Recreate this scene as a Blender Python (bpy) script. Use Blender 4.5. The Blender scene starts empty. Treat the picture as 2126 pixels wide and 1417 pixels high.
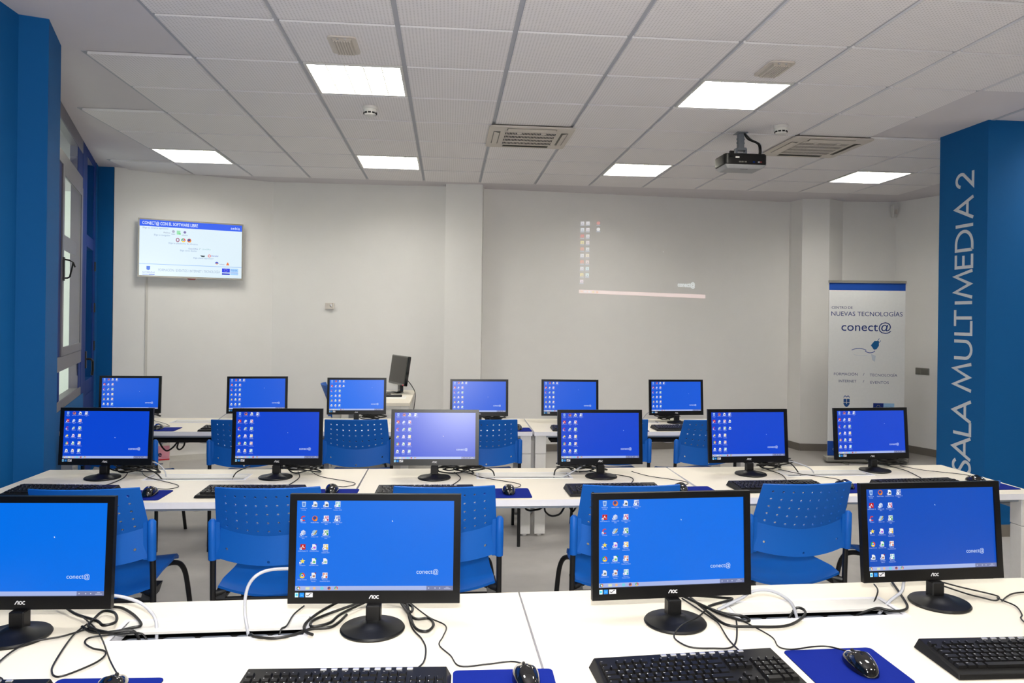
import bpy, bmesh, math, random
from mathutils import Vector, Matrix
random.seed(7)
SC = bpy.context.scene
COL = SC.collection

# ------------------------------------------------------------------ camera, world, flash, exposure
CAM_H = 1.535            # lens height above the floor
CEIL = 3.02              # ceiling height
DESK = 0.74
yaw, roll, F_PX, PP_Y = 0.0885, -0.0125, 1510.0, -46.5
fw = Vector((math.sin(yaw), math.cos(yaw), 0)); rt = Vector((math.cos(yaw), -math.sin(yaw), 0)); dn = Vector((0, 0, -1))
c_, s_ = math.cos(roll), math.sin(roll)
r2 = c_*rt + s_*dn; d2 = -s_*rt + c_*dn
cam = bpy.data.cameras.new('camera'); camo = bpy.data.objects.new('camera', cam); COL.objects.link(camo)
camo.matrix_world = Matrix(((r2.x, -d2.x, -fw.x, 0), (r2.y, -d2.y, -fw.y, 0), (r2.z, -d2.z, -fw.z, CAM_H), (0, 0, 0, 1)))
cam.sensor_width = 36; cam.sensor_fit = 'HORIZONTAL'; cam.lens = F_PX/2126*36; cam.shift_y = PP_Y/2126
cam.clip_start = 0.05; cam.clip_end = 60
SC.camera = camo

W = bpy.data.worlds.new('overcast_daylight'); SC.world = W; W.use_nodes = True
bg = W.node_tree.nodes['Background']; bg.inputs[0].default_value = (0.93, 1.0, 0.95, 1); bg.inputs[1].default_value = 1.7

# the photographer's flash unit: small lamp head on the camera, 0.2 m above the lens
fl = bpy.data.lights.new('camera_flash', 'AREA'); fl.shape = 'RECTANGLE'; fl.size = 0.07; fl.size_y = 0.045; fl.energy = 82
fl.color = (1.0, 0.97, 0.93)
flo = bpy.data.objects.new('camera_flash', fl); COL.objects.link(flo)
flo.location = (0, 0.0, CAM_H + 0.21); flo.rotation_euler = (math.radians(90), 0, -yaw)

LAMP = 28.5              # radiance of the fluorescent panels
vs = SC.view_settings
vs.view_transform = 'Standard'; vs.look = 'None'; vs.exposure = 0.0; vs.gamma = 1.0; vs.use_curve_mapping = False

# ------------------------------------------------------------------ helpers
def lin(c):
    return tuple(((v/255)/12.92 if v/255 <= 0.04045 else ((v/255+0.055)/1.055)**2.4) for v in c)

MATS = {}
def mat(name, rgb=(128, 128, 128), rough=0.5, metal=0.0, spec=0.5, noise=0.04, nscale=40, bump=0.0, emit=None, estr=1.0, coat=0.0):
    if name in MATS: return MATS[name]
    m = bpy.data.materials.new(name); m.use_nodes = True; MATS[name] = m
    nt = m.node_tree; b = nt.nodes['Principled BSDF']
    c = lin(rgb)
    b.inputs['Roughness'].default_value = rough; b.inputs['Metallic'].default_value = metal
    b.inputs['Specular IOR Level'].default_value = spec; b.inputs['Coat Weight'].default_value = coat
    tc = nt.nodes.new('ShaderNodeTexCoord'); nz = nt.nodes.new('ShaderNodeTexNoise')
    nz.inputs['Scale'].default_value = nscale; nz.inputs['Detail'].default_value = 3
    nt.links.new(tc.outputs['Object'], nz.inputs['Vector'])
    mx = nt.nodes.new('ShaderNodeMix'); mx.data_type = 'RGBA'
    mx.inputs[6].default_value = tuple(max(0, v*(1-noise)) for v in c) + (1,)
    mx.inputs[7].default_value = tuple(min(1, v*(1+noise)) for v in c) + (1,)
    nt.links.new(nz.outputs['Fac'], mx.inputs[0]); nt.links.new(mx.outputs[2], b.inputs['Base Color'])
    if bump:
        bp = nt.nodes.new('ShaderNodeBump'); bp.inputs['Strength'].default_value = bump; bp.inputs['Distance'].default_value = 0.002
        nt.links.new(nz.outputs['Fac'], bp.inputs['Height']); nt.links.new(bp.outputs['Normal'], b.inputs['Normal'])
    if emit:
        b.inputs['Emission Color'].default_value = lin(emit) + (1,); b.inputs['Emission Strength'].default_value = estr
    return m

def attr_mat(name, emission, rough, strength=1.0, spec=0.5, base=0.0):
    m = bpy.data.materials.new(name); m.use_nodes = True; MATS[name] = m
    nt = m.node_tree; b = nt.nodes['Principled BSDF']; at = nt.nodes.new('ShaderNodeAttribute'); at.attribute_name = 'Col'
    b.inputs['Roughness'].default_value = rough; b.inputs['Specular IOR Level'].default_value = spec
    if emission:
        b.inputs['Base Color'].default_value = (base, base, base, 1)
        nt.links.new(at.outputs['Color'], b.inputs['Emission Color']); b.inputs['Emission Strength'].default_value = strength
    else:
        nt.links.new(at.outputs['Color'], b.inputs['Base Color'])
    return m

def tag(o, label=None, cat=None, group=None, kind=None):
    if label: o['label'] = label
    if cat: o['category'] = cat
    if group: o['group'] = group
    if kind: o['kind'] = kind
    return o

def link(name, me, parent=None, M=None):
    o = bpy.data.objects.new(name, me); COL.objects.link(o)
    if parent: o.parent = parent
    if M is not None: o.matrix_local = M
    return o

def empty(name, loc=(0, 0, 0), rz=0.0, parent=None):
    o = bpy.data.objects.new(name, None); COL.objects.link(o); o.empty_display_size = 0.05
    o.location = loc; o.rotation_euler = (0, 0, rz)
    if parent: o.parent = parent
    return o

def catmull(pts, n=6, closed=False):
    P = [Vector(p) for p in pts]; out = []
    N = len(P)
    segs = N if closed else N-1
    for i in range(segs):
        if closed: p0, p1, p2, p3 = P[(i-1) % N], P[i], P[(i+1) % N], P[(i+2) % N]
        else: p0, p1, p2, p3 = P[max(i-1, 0)], P[i], P[i+1], P[min(i+2, N-1)]
        for k in range(n):
            t = k/n
            out.append(0.5*((2*p1)+(-p0+p2)*t+(2*p0-5*p1+4*p2-p3)*t*t+(-p0+3*p1-3*p2+p3)*t*t*t))
    if not closed: out.append(P[-1].copy())
    return out

class MB:
    """collects shapes, builds ONE mesh"""
    def __init__(s): s.v = []; s.f = []; s.mi = []; s.M = Matrix(); s.cur = 0
    def add(s, vs, fs):
        o = len(s.v); s.v += [tuple(s.M @ Vector(p)) for p in vs]
        for f in fs: s.f.append(tuple(i+o for i in f)); s.mi.append(s.cur)
        return s
    def box(s, x0, x1, y0, y1, z0, z1):
        vs = [(x0,y0,z0),(x1,y0,z0),(x1,y1,z0),(x0,y1,z0),(x0,y0,z1),(x1,y0,z1),(x1,y1,z1),(x0,y1,z1)]
        return s.add(vs, [(0,3,2,1),(4,5,6,7),(0,1,5,4),(1,2,6,5),(2,3,7,6),(3,0,4,7)])
    def frustum(s, a, b, z0, z1):   # a, b = (x0,x1,y0,y1) at z0 and z1
        vs = [(a[0],a[2],z0),(a[1],a[2],z0),(a[1],a[3],z0),(a[0],a[3],z0),(b[0],b[2],z1),(b[1],b[2],z1),(b[1],b[3],z1),(b[0],b[3],z1)]
        return s.add(vs, [(0,3,2,1),(4,5,6,7),(0,1,5,4),(1,2,6,5),(2,3,7,6),(3,0,4,7)])
    def prism(s, poly, z0, z1):     # polygon in xy, counter-clockwise
        n = len(poly)
        vs = [(x,y,z0) for x,y in poly] + [(x,y,z1) for x,y in poly]
        fs = [tuple(range(n-1,-1,-1)), tuple(range(n,2*n))] + [(i,(i+1)%n,n+(i+1)%n,n+i) for i in range(n)]
        return s.add(vs, fs)
    def rbox(s, x0, x1, y0, y1, z0, z1, r, n=4):    # vertical edges rounded
        poly = []
        for cx, cy, a in ((x1-r,y1-r,0),(x0+r,y1-r,90),(x0+r,y0+r,180),(x1-r,y0+r,270)):
            for k in range(n+1):
                t = math.radians(a+90*k/n); poly.append((cx+r*math.cos(t), cy+r*math.sin(t)))
        return s.prism(poly, z0, z1)
    def lathe(s, prof, n=24, c=(0,0,0), sy=1.0):       # profile (r,z)
        vs = []; fs = []
        for r, z in prof:
            for k in range(n):
                a = 2*math.pi*k/n; vs.append((c[0]+r*math.cos(a), c[1]+sy*r*math.sin(a), c[2]+z))
        for j in range(len(prof)-1):
            for k in range(n):
                k2 = (k+1) % n; fs.append((j*n+k, j*n+k2, (j+1)*n+k2, (j+1)*n+k))
        fs.append(tuple(range(n-1,-1,-1))); fs.append(tuple(range((len(prof)-1)*n, len(prof)*n)))
        return s.add(vs, fs)
    def tube(s, pts, r, n=8, closed=False):
        P = [Vector(p) for p in pts]; N = len(P); vs = []; fs = []; up = None
        for i, p in enumerate(P):
            if closed: t = P[(i+1) % N]-P[i-1]
            else: t = P[min(i+1, N-1)]-P[max(i-1, 0)]
            if t.length < 1e-9: t = Vector((0, 0, 1))
            t.normalize()
            if up is None:
                up = t.cross(Vector((0,0,1))) if abs(t.z) < .9 else t.cross(Vector((1,0,0)))
            up = (up - t*up.dot(t))
            if up.length < 1e-6: up = t.orthogonal()
            up.normalize(); w = t.cross(up)
            rr = r[i] if isinstance(r, (list, tuple)) else r
            for k in range(n):
                a = 2*math.pi*k/n; vs.append(p + up*(rr*math.cos(a)) + w*(rr*math.sin(a)))
        for i in range(N if closed else N-1):
            j = (i+1) % N
            for k in range(n):
                k2 = (k+1) % n; fs.append((i*n+k, i*n+k2, j*n+k2, j*n+k))
        if not closed: fs.append(tuple(range(n-1,-1,-1))); fs.append(tuple(range((N-1)*n, N*n)))
        return s.add(vs, fs)
    def grid(s, fn, nu, nv):
        vs = [fn(i/nu, j/nv) for j in range(nv+1) for i in range(nu+1)]
        fs = [(j*(nu+1)+i, j*(nu+1)+i+1, (j+1)*(nu+1)+i+1, (j+1)*(nu+1)+i) for j in range(nv) for i in range(nu)]
        return s.add(vs, fs)
    def mesh(s, name, mats, smooth=None, bevel=0.0):
        me = bpy.data.meshes.new(name); me.from_pydata(s.v, [], s.f)
        if not isinstance(mats, (list, tuple)): mats = [mats]
        for m in mats: me.materials.append(m)
        if len(mats) > 1: me.polygons.foreach_set('material_index', s.mi)
        bm = bmesh.new(); bm.from_mesh(me); bmesh.ops.recalc_face_normals(bm, faces=bm.faces)
        if bevel:
            eds = [e for e in bm.edges if len(e.link_faces) == 2 and e.calc_face_angle(0) > 0.6]
            bmesh.ops.bevel(bm, geom=eds, offset=bevel, segments=1, affect='EDGES')
        bm.to_mesh(me); bm.free()
        if smooth is not None:
            me.shade_smooth(); me.set_sharp_from_angle(angle=math.radians(smooth))
        me.update(); return me
    def build(s, name, mats, parent=None, smooth=None, bevel=0.0, M=None):
        return link(name, s.mesh(name, mats, smooth, bevel), parent, M)

def solidify(me, t, smooth=40):
    o = bpy.data.objects.new('tmp', me); COL.objects.link(o)
    md = o.modifiers.new('s', 'SOLIDIFY'); md.thickness = t; md.offset = 0
    dg = bpy.context.evaluated_depsgraph_get(); dg.update()
    r = bpy.data.meshes.new_from_object(o.evaluated_get(dg)); r.name = me.name
    bpy.data.objects.remove(o)
    if smooth: r.shade_smooth(); r.set_sharp_from_angle(angle=math.radians(smooth))
    return r

_T = {}
def glyphs(body, bold=0.0):
    """outline of a word in the built-in font: verts (x,y), faces, normalised so that capital height is about 1"""
    k = (body, bold)
    if k in _T: return _T[k]
    cu = bpy.data.curves.new('t', 'FONT'); cu.body = body; cu.size = 1.37; cu.resolution_u = 3; cu.offset = bold
    o = bpy.data.objects.new('t', cu); COL.objects.link(o)
    dg = bpy.context.evaluated_depsgraph_get(); dg.update()
    me = bpy.data.meshes.new_from_object(o.evaluated_get(dg))
    v = [(p.co.x, p.co.y) for p in me.vertices]; f = [tuple(p.vertices) for p in me.polygons]
    bpy.data.objects.remove(o); bpy.data.curves.remove(cu); bpy.data.meshes.remove(me)
    if v:
        x0 = min(p[0] for p in v); x1 = max(p[0] for p in v); v = [(p[0]-x0, p[1]) for p in v]
    else: x0 = x1 = 0
    _T[k] = (v, f, x1-x0); return _T[k]

class Canvas:
    """flat print: coloured polygons in (x right, y up) metres, stacked in hair-thin layers along z"""
    def __init__(s, dz=0.00012): s.v = []; s.f = []; s.c = []; s.z = 0.0; s.dz = dz
    def layer(s, k=1): s.z += s.dz*k
    def poly(s, pts, rgb):
        o = len(s.v); s.v += [(x, y, s.z) for x, y in pts]; s.f.append(tuple(range(o, o+len(pts)))); s.c.append(lin(rgb))
    def rect(s, x0, y0, x1, y1, rgb): s.poly([(x0,y0),(x1,y0),(x1,y1),(x0,y1)], rgb)
    def disc(s, x, y, r, rgb, n=16, a0=0, a1=360, ry=None):
        ry = ry or r
        p = [(x+r*math.cos(math.radians(a0+(a1-a0)*k/n)), y+ry*math.sin(math.radians(a0+(a1-a0)*k/n))) for k in range(n+(a1-a0 < 360))]
        if a1-a0 < 360: p.append((x, y))
        s.poly(p, rgb)
    def stroke(s, pts, w, rgb):
        for (x0,y0),(x1,y1) in zip(pts, pts[1:]):
            dx, dy = x1-x0, y1-y0; L = math.hypot(dx, dy) or 1; nx, ny = -dy/L*w/2, dx/L*w/2
            s.poly([(x0+nx,y0+ny),(x0-nx,y0-ny),(x1-nx,y1-ny),(x1+nx,y1+ny)], rgb)
    def text(s, body, x, y, h, rgb, w=None, align='l', bold=0.0):
        v, f, tw = glyphs(body, bold); sx = h if w is None else (w/tw if tw else h)
        off = {'l': 0, 'c': -tw*sx/2, 'r': -tw*sx}[align]
        o = len(s.v); s.v += [(x+off+p[0]*sx, y+p[1]*h, s.z) for p in v]
        for q in f: s.f.append(tuple(i+o for i in q)); s.c.append(lin(rgb))
    def mesh(s, name, m, warp=None):
        me = bpy.data.meshes.new(name); me.from_pydata([warp(*p) for p in s.v] if warp else s.v, [], s.f); me.materials.append(m)
        at = me.color_attributes.new('Col', 'FLOAT_COLOR', 'CORNER'); buf = []
        for p, c in zip(me.polygons, s.c): buf += [*c, 1.0]*p.loop_total
        at.data.foreach_set('color', buf); me.update(); return me

def copy_tree(o, parent=None):
    c = o.copy(); COL.objects.link(c); c.parent = parent
    for ch in list(o.children): copy_tree(ch, c)
    return c
# ------------------------------------------------------------------ materials
M_wall = mat('white_plaster', (230, 228, 225), 0.9, spec=0.1, noise=0.02, nscale=6, bump=0.05)
M_blue = mat('blue_wall_paint', (6, 86, 146), 0.75, spec=0.2, noise=0.03, nscale=20, bump=0.1)
M_plast = mat('ceiling_plaster', (216, 211, 214), 0.95, spec=0.1, noise=0.02, nscale=5)
M_floor = mat('grey_vinyl_floor', (171, 167, 163), 0.45, spec=0.4, noise=0.10, nscale=9, bump=0.02)
M_base = mat('grey_skirting', (112, 106, 98), 0.6)
M_basew = mat('white_skirting', (200, 197, 190), 0.6)
M_runner = mat('grid_runner_paint', (176, 178, 186), 0.6)
M_void = mat('ceiling_void', (60, 60, 62), 0.9)
M_white = mat('white_melamine', (236, 228, 212), 0.42, spec=0.4, noise=0.012, nscale=180, bump=0.03)
M_edge = mat('white_edge_band', (226, 225, 230), 0.4)
M_legw = mat('white_lacquered_steel', (214, 212, 208), 0.4)
M_steel = mat('grey_steel_frame', (140, 148, 158), 0.45, metal=0.3)
M_dark = mat('black_void', (12, 12, 13), 0.8)
M_black = mat('black_plastic', (9, 9, 10), 0.4, spec=0.35)
M_brush = mat('black_brushed_bezel', (6, 6, 7), 0.33, spec=0.3, noise=0.3, nscale=250, bump=0.05)
M_gloss = mat('glossy_black_plastic', (8, 8, 9), 0.08, spec=0.6, coat=0.5)
M_key = mat('key_black', (13, 12, 12), 0.45, spec=0.3)
M_kbody = mat('keyboard_black', (11, 10, 10), 0.45, spec=0.3)
M_silver = mat('silver_button', (205, 205, 208), 0.25, metal=0.6)
M_chair = mat('blue_polypropylene', (8, 90, 180), 0.5, spec=0.3, noise=0.03, nscale=300, bump=0.08)
M_tube = mat('black_powder_steel', (12, 12, 13), 0.4)
M_pad = mat('blue_mouse_pad', (14, 34, 126), 0.85, spec=0.1, noise=0.08, nscale=400)
M_rubber = mat('black_rubber', (9, 9, 9), 0.6)
M_cable = mat('black_cable', (11, 11, 11), 0.45)
M_cablew = mat('white_cable', (176, 178, 186), 0.45)
M_glare_pole = mat('grey_aluminium', (82, 80, 94), 0.4, metal=0.0, noise=0.03)  # window bars: flash glare on blue paint put into the grey; also banner pole
M_bluef = mat('blue_window_frame', (4, 42, 112), 0.6, spec=0.12)
M_acw = mat('ivory_plastic', (205, 197, 188), 0.5)
M_lens = mat('emergency_diffuser', (170, 162, 152), 0.35)
M_tvf = mat('silver_tv_frame', (150, 148, 140), 0.35, metal=0.3)
M_grey = mat('mount_grey', (120, 126, 134), 0.4, metal=0.4)
M_projb = mat('projector_underside', (165, 166, 168), 0.5)
M_card = mat('white_carton', (205, 200, 190), 0.8)
M_red = mat('red_lamp', (112, 26, 26), 0.4)
M_paper = mat('white_paper', (240, 238, 232), 0.8)
M_offscr = mat('switched_off_screen', (48, 44, 38), 0.25, spec=0.4)
M_plate = mat('dark_grey_plate', (112, 110, 102), 0.5)
M_lamp = mat('fluorescent_panel', (255, 255, 255), 0.6, emit=(255, 252, 244), estr=LAMP)
M_louv = mat('mirror_louvre', (215, 214, 205), 0.25, metal=0.8)
M_screen = attr_mat('lit_screen', True, 0.30, 1.0, 0.45)
M_tvscr = attr_mat('lit_tv_screen', True, 0.25, 1.0)
M_print = attr_mat('printed_ink', False, 0.6, spec=0.2)
M_proj = attr_mat('projected_light', True, 0.9, 0.55, 0.1, 0.6)
M_sock = mat('socket_grey', (150, 158, 172), 0.45)
M_lett = mat('white_vinyl_letters', (196, 200, 208), 0.5)

# window glass: clear pane with a Fresnel reflection
def glass_mat(name, tint):
    m = bpy.data.materials.new(name); m.use_nodes = True; nt = m.node_tree; nt.nodes.remove(nt.nodes['Principled BSDF'])
    tr = nt.nodes.new('ShaderNodeBsdfTransparent'); tr.inputs[0].default_value = (*tint, 1)
    gl = nt.nodes.new('ShaderNodeBsdfGlossy'); gl.inputs['Roughness'].default_value = 0.06
    fr0 = nt.nodes.new('ShaderNodeFresnel'); fr0.inputs[0].default_value = 1.45
    ge = nt.nodes.new('ShaderNodeNewGeometry'); iv = nt.nodes.new('ShaderNodeMath'); iv.operation = 'SUBTRACT'; iv.inputs[0].default_value = 1.0; nt.links.new(ge.outputs['Backfacing'], iv.inputs[1])
    fr = nt.nodes.new('ShaderNodeMath'); fr.operation = 'MULTIPLY'; nt.links.new(fr0.outputs[0], fr.inputs[0]); nt.links.new(iv.outputs[0], fr.inputs[1])
    mx = nt.nodes.new('ShaderNodeMixShader'); out = nt.nodes['Material Output']
    nt.links.new(fr.outputs[0], mx.inputs[0]); nt.links.new(tr.outputs[0], mx.inputs[1]); nt.links.new(gl.outputs[0], mx.inputs[2])
    nt.links.new(mx.outputs[0], out.inputs[0]); return m
M_glass = glass_mat('window_glass', (0.86, 0.9, 0.88))

# perforated tile: white face with a fine grid of round holes, in metres on the tile itself
def tile_mat():
    m = mat('perforated_ceiling_tile', (238, 234, 235), 0.85, spec=0.15, noise=0.015, nscale=4)
    nt = m.node_tree; b = nt.nodes['Principled BSDF']
    tc = nt.nodes.new('ShaderNodeTexCoord'); mp = nt.nodes.new('ShaderNodeVectorMath'); mp.operation = 'MULTIPLY'
    mp.inputs[1].default_value = (55, 55, 0); nt.links.new(tc.outputs['Object'], mp.inputs[0])
    fr = nt.nodes.new('ShaderNodeVectorMath'); fr.operation = 'FRACTION'; nt.links.new(mp.outputs[0], fr.inputs[0])
    ds = nt.nodes.new('ShaderNodeVectorMath'); ds.operation = 'DISTANCE'; ds.inputs[1].default_value = (0.5, 0.5, 0)
    nt.links.new(fr.outputs[0], ds.inputs[0])
    lt = nt.nodes.new('ShaderNodeMapRange'); lt.inputs[1].default_value = 0.18; lt.inputs[2].default_value = 0.30
    lt.inputs[3].default_value = 1; lt.inputs[4].default_value = 0; nt.links.new(ds.outputs['Value'], lt.inputs[0])
    src = b.inputs['Base Color'].links[0].from_socket
    mx = nt.nodes.new('ShaderNodeMix'); mx.data_type = 'RGBA'; mx.inputs[7].default_value = lin((212, 208, 208)) + (1,)
    nt.links.new(lt.outputs[0], mx.inputs[0]); nt.links.new(src, mx.inputs[6]); nt.links.new(mx.outputs[2], b.inputs['Base Color'])
    return m
M_tile = tile_mat()
M_tedge = mat('tile_edge', (232, 230, 232), 0.7, spec=0.2)
# ------------------------------------------------------------------ room shell
def struct(o): o['kind'] = 'structure'; return o
def wall(name, a, b, m, z0=0.0, z1=CEIL+0.1, t=0.12, side=1):
    """wall slab from a to b; its visible face is the line a-b, its thickness goes to the left (side=1) of a->b"""
    a = Vector(a); b = Vector(b); d = (b-a).normalized(); n = Vector((-d.y, d.x))*side*t
    pts = [a, b, b+n, a+n]
    mb = MB(); mb.prism([(p.x, p.y) for p in pts], z0, z1); return struct(mb.build(name, m))

mb = MB(); mb.box(-5.2, 7.2, -3.2, 9.2, -0.1, 0); struct(mb.build('floor', M_floor))

# back walls, left to right (visible face on the right-hand side of a->b looking along it)
WL0 = (-3.379, 7.70); WL1 = (-1.94, 8.28)
wall('wall_back_left', WL0, WL1, M_wall)
wall('wall_back_center', WL1, (0.40, 8.255), M_wall)
mb = MB(); mb.prism([(-0.035, 8.10), (0.372, 8.06), (0.40, 8.33), (-0.035, 8.33)], 0, CEIL+0.05); struct(mb.build('wall_pillar_back_center', M_wall))
WR0 = (0.38, 8.335); WR1 = (4.25, 8.67)
wall('wall_back_right', WR0, WR1, M_wall)
mb = MB(); mb.prism([(4.205, 8.62), (4.235, 8.40), (4.555, 8.36), (4.80, 8.50), (4.80, 8.75), (4.205, 8.75)], 0, CEIL+0.05); struct(mb.build('wall_pillar_back_right', M_wall))
wall('wall_back_corner', (4.55, 8.53), (5.45, 8.45), M_wall)
wall('wall_right_far', (5.45, 8.45), (6.62, 5.40), M_wall)
wall('wall_right_alcove', (6.62, 5.49), (5.35, 5.49), M_wall)
mb = MB(); mb.box(3.895, 5.50, 4.955, 5.475, 0, CEIL+0.05); pillar = struct(mb.build('wall_pillar_right', M_blue))
wall('wall_right', (5.45, 5.0), (5.45, -3.1), M_wall)
wall('wall_rear', (5.5, -3.0), (-2.3, -3.0), M_wall)
# left: straight blue wall, rotated column, slanted window wall
wall('wall_left', (-2.15, -3.1), (-2.15, 3.86), M_blue)
dL = Vector((-0.33, 0.944)).normalized(); nL = Vector((dL.y, -dL.x))     # nL points into the room
QL = Vector((-2.65, 5.175))
def LP(s, d=0.0): p = QL + dL*s + nL*d; return (p.x, p.y)
mb = MB(); cA = Vector((-2.165, 3.83))
col = [cA, cA+nL*0.145, cA+nL*0.145+dL*0.40, cA+dL*0.40-nL*0.02]
mb.prism([(p.x, p.y) for p in (col[0], col[1], col[2], col[3])], 0, CEIL+0.05); struct(mb.build('wall_column_left', M_blue))
mb = MB(); mb.prism([LP(-1.46), LP(-1.46, -0.14), LP(-0.95, -0.14), LP(-0.95)][::-1], 0, CEIL+0.05)
mb.prism([LP(-0.95), LP(-0.95, -0.14), LP(1.62, -0.14), LP(1.62)][::-1], 0, 0.84)
mb.prism([LP(2.47), LP(2.47, -0.14), LP(2.74, -0.14), LP(2.74)][::-1], 0, CEIL+0.05); struct(mb.build('wall_window_side', M_blue))
mb = MB(); mb.prism([(-3.545, 7.69), (-3.385, 7.70), (-3.42, 7.86), (-3.6, 7.80)], 0, CEIL+0.05); struct(mb.build('wall_end_left', M_blue))

# skirting
def skirt(name, a, b, m, h=0.085):
    a = Vector(a); b = Vector(b); d = (b-a).normalized(); n = Vector((d.y, -d.x))*0.012
    mb = MB(); mb.prism([(p.x, p.y) for p in (a, a+n, b+n, b)], 0, h); return struct(mb.build(name, m))
skirt('baseboard_back_right', (0.40, 8.337), (4.2, 8.666), M_base)
skirt('baseboard_pillar_return', (4.203, 8.62), (4.234, 8.40), M_base); skirt('baseboard_pillar_face', (4.235, 8.40), (4.555, 8.36), M_base)
skirt('baseboard_corner', (4.60, 8.525), (5.45, 8.45), M_base); skirt('baseboard_right_far', (5.45, 8.45), (6.6, 5.45), M_base)
skirt('baseboard_pillar_side', (3.895, 5.475), (3.895, 4.955), M_base); skirt('baseboard_pillar_front', (3.895, 4.955), (5.45, 4.955), M_base)
skirt('baseboard_back_left', WL0, WL1, M_basew, 0.06); skirt('baseboard_back_center', WL1, (-0.04, 8.26), M_basew, 0.06)
skirt('baseboard_left', (-2.15, -3.0), (-2.15, 3.84), M_base)

# ------------------------------------------------------------------ ceiling: plaster border, runners, loose tiles
GX0, GY0, P = 0.33, 3.715, 0.6
colx = lambda i: GX0 + P*i          # grid line A = 0, one step per 0.6 m
rowy = lambda j: GY0 + P*j
CI0, CI1 = -6, 8                    # N .. column right of J
RJ0, RJ1 = -8, 7
def is_tile(i, j):
    if (i, j) == (7, 1): return True
    if j >= RJ1 or j < RJ0: return False
    lo = -3 if j < 1 else (-4 if j < 3 else (-5 if j < 6 else -6))
    if i < lo: return False
    if j < 1: hi = 6
    elif j < 3: hi = 4
    else: hi = 7
    return i <= hi
lights = {(-2, 1), (2, 1), (-5, 5), (-2, 5), (2, 5), (6, 5), (-2, -3), (2, -3), (-2, -7), (2, -7), (6, -3), (6, -7), (7, 1)}
acs = {(0, 3), (4, 3)}
ceil_mb = MB(); zc = CEIL + 0.004
for i in range(CI0-1, CI1+3):
    for j in range(RJ0-1, RJ1+2):
        if not is_tile(i, j):
            x0, x1 = colx(i), colx(i+1); y0, y1 = rowy(j), rowy(j+1)
            ceil_mb.add([(x0,y0,zc),(x1,y0,zc),(x1,y1,zc),(x0,y1,zc)], [(0,1,2,3)])
x0, x1, y0, y1 = colx(CI0-1), colx(CI1+3), rowy(RJ0-1), rowy(RJ1+2)
for q in ((-5.2, x0, -3.3, 9.3), (x1, 7.4, -3.3, 9.3), (x0, x1, -3.3, y0), (x0, x1, y1, 9.3)):
    if q[1] > q[0] and q[3] > q[2]: ceil_mb.add([(q[0],q[2],zc),(q[1],q[2],zc),(q[1],q[3],zc),(q[0],q[3],zc)], [(0,1,2,3)])
ceil_mb.box(-5.2, 7.4, -3.3, 9.3, CEIL+0.20, CEIL+0.25)
ceiling = struct(ceil_mb.build('ceiling', M_plast))
# backing above the joints
mb = MB()
for i in range(CI0, CI1+1):
    for j in range(RJ0, RJ1):
        if is_tile(i, j) and (i, j) not in lights: mb.box(colx(i), colx(i+1), rowy(j), rowy(j+1), CEIL+0.012, CEIL+0.02)
mb.build('grid_backing', M_plast, ceiling)
for i in range(CI0, CI1+2):          # long runners
    js = [j for j in range(RJ0, RJ1) if is_tile(i, j) or is_tile(i-1, j)]
    if not js: continue
    mb = MB(); mb.box(colx(i)-0.015, colx(i)+0.015, rowy(min(js)), rowy(max(js)+1), CEIL+0.001, CEIL+0.010); mb.build('ceiling_runner', M_runner, ceiling)
tb = MB(); h_ = 0.2865; tb.add([(-h_,-h_,-.011),(h_,-h_,-.011),(h_,h_,-.011),(-h_,h_,-.011)], [(0,3,2,1)]); tb.cur = 1
for a, b in (((-h_,-h_),(h_,-h_)), ((h_,-h_),(h_,h_)), ((h_,h_),(-h_,h_)), ((-h_,h_),(-h_,-h_))): tb.add([(*a,-.011),(*b,-.011),(*b,.006),(*a,.006)], [(0,1,2,3)])
tb.add([(-h_,-h_,.006),(h_,-h_,.006),(h_,h_,.006),(-h_,h_,.006)], [(0,1,2,3)]); tile_me = tb.mesh('ceiling_tile', [M_tile, M_tedge])
for j in range(RJ0, RJ1):
    for i in range(CI0, CI1+1):
        if is_tile(i, j) and (i, j) not in lights | acs:
            link('ceiling_tile', tile_me, ceiling, Matrix.Translation((colx(i)+P/2, rowy(j)+P/2, CEIL)))

# recessed luminaires
def luminaire(first):
    r = empty('ceiling_light')
    mb = MB(); h = 0.2865
    mb.box(-h, h, -h, -h+0.016, -0.012, 0.075); mb.box(-h, h, h-0.016, h, -0.012, 0.075)
    mb.box(-h, -h+0.016, -h+0.016, h-0.016, -0.012, 0.075); mb.box(h-0.016, h, -h+0.016, h-0.016, -0.012, 0.075)
    mb.box(-h, h, -h, h, 0.075, 0.085); mb.build('housing', M_legw, r)
    mb = MB(); mb.box(-0.268, 0.268, -0.268, 0.268, 0.05, 0.056); mb.build('tube_panel', M_lamp, r)
    bl = MB(); bl.box(-0.27, 0.27, -0.003, 0.003, -0.008, 0.03); blm = bl.mesh('louvre_blade', M_louv)
    for k in range(4): link('louvre_blade', blm, r, Matrix.Translation((-0.162+0.108*k, 0, 0)) @ Matrix.Rotation(math.pi/2, 4, 'Z'))
    b2 = MB(); b2.box(-0.27, 0.27, -0.002, 0.002, 0.0, 0.03); b2m = b2.mesh('cross_blade', M_louv)
    for k in range(3): link('cross_blade', b2m, r, Matrix.Translation((0, -0.135+0.135*k, 0)))
    return r
lum0 = luminaire(True); used = False
LLAB = {(-2, 1): 'large bright square ceiling light nearest the smoke detector, left of centre', (2, 1): 'large bright square ceiling light above the projector, right of centre',
        (-5, 5): 'bright square ceiling light far back above the wall television', (-2, 5): 'bright square ceiling light far back, second from the window side',
        (2, 5): 'bright square ceiling light far back, left of the projector', (6, 5): 'bright square ceiling light far back beside the lettered blue pillar'}
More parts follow.
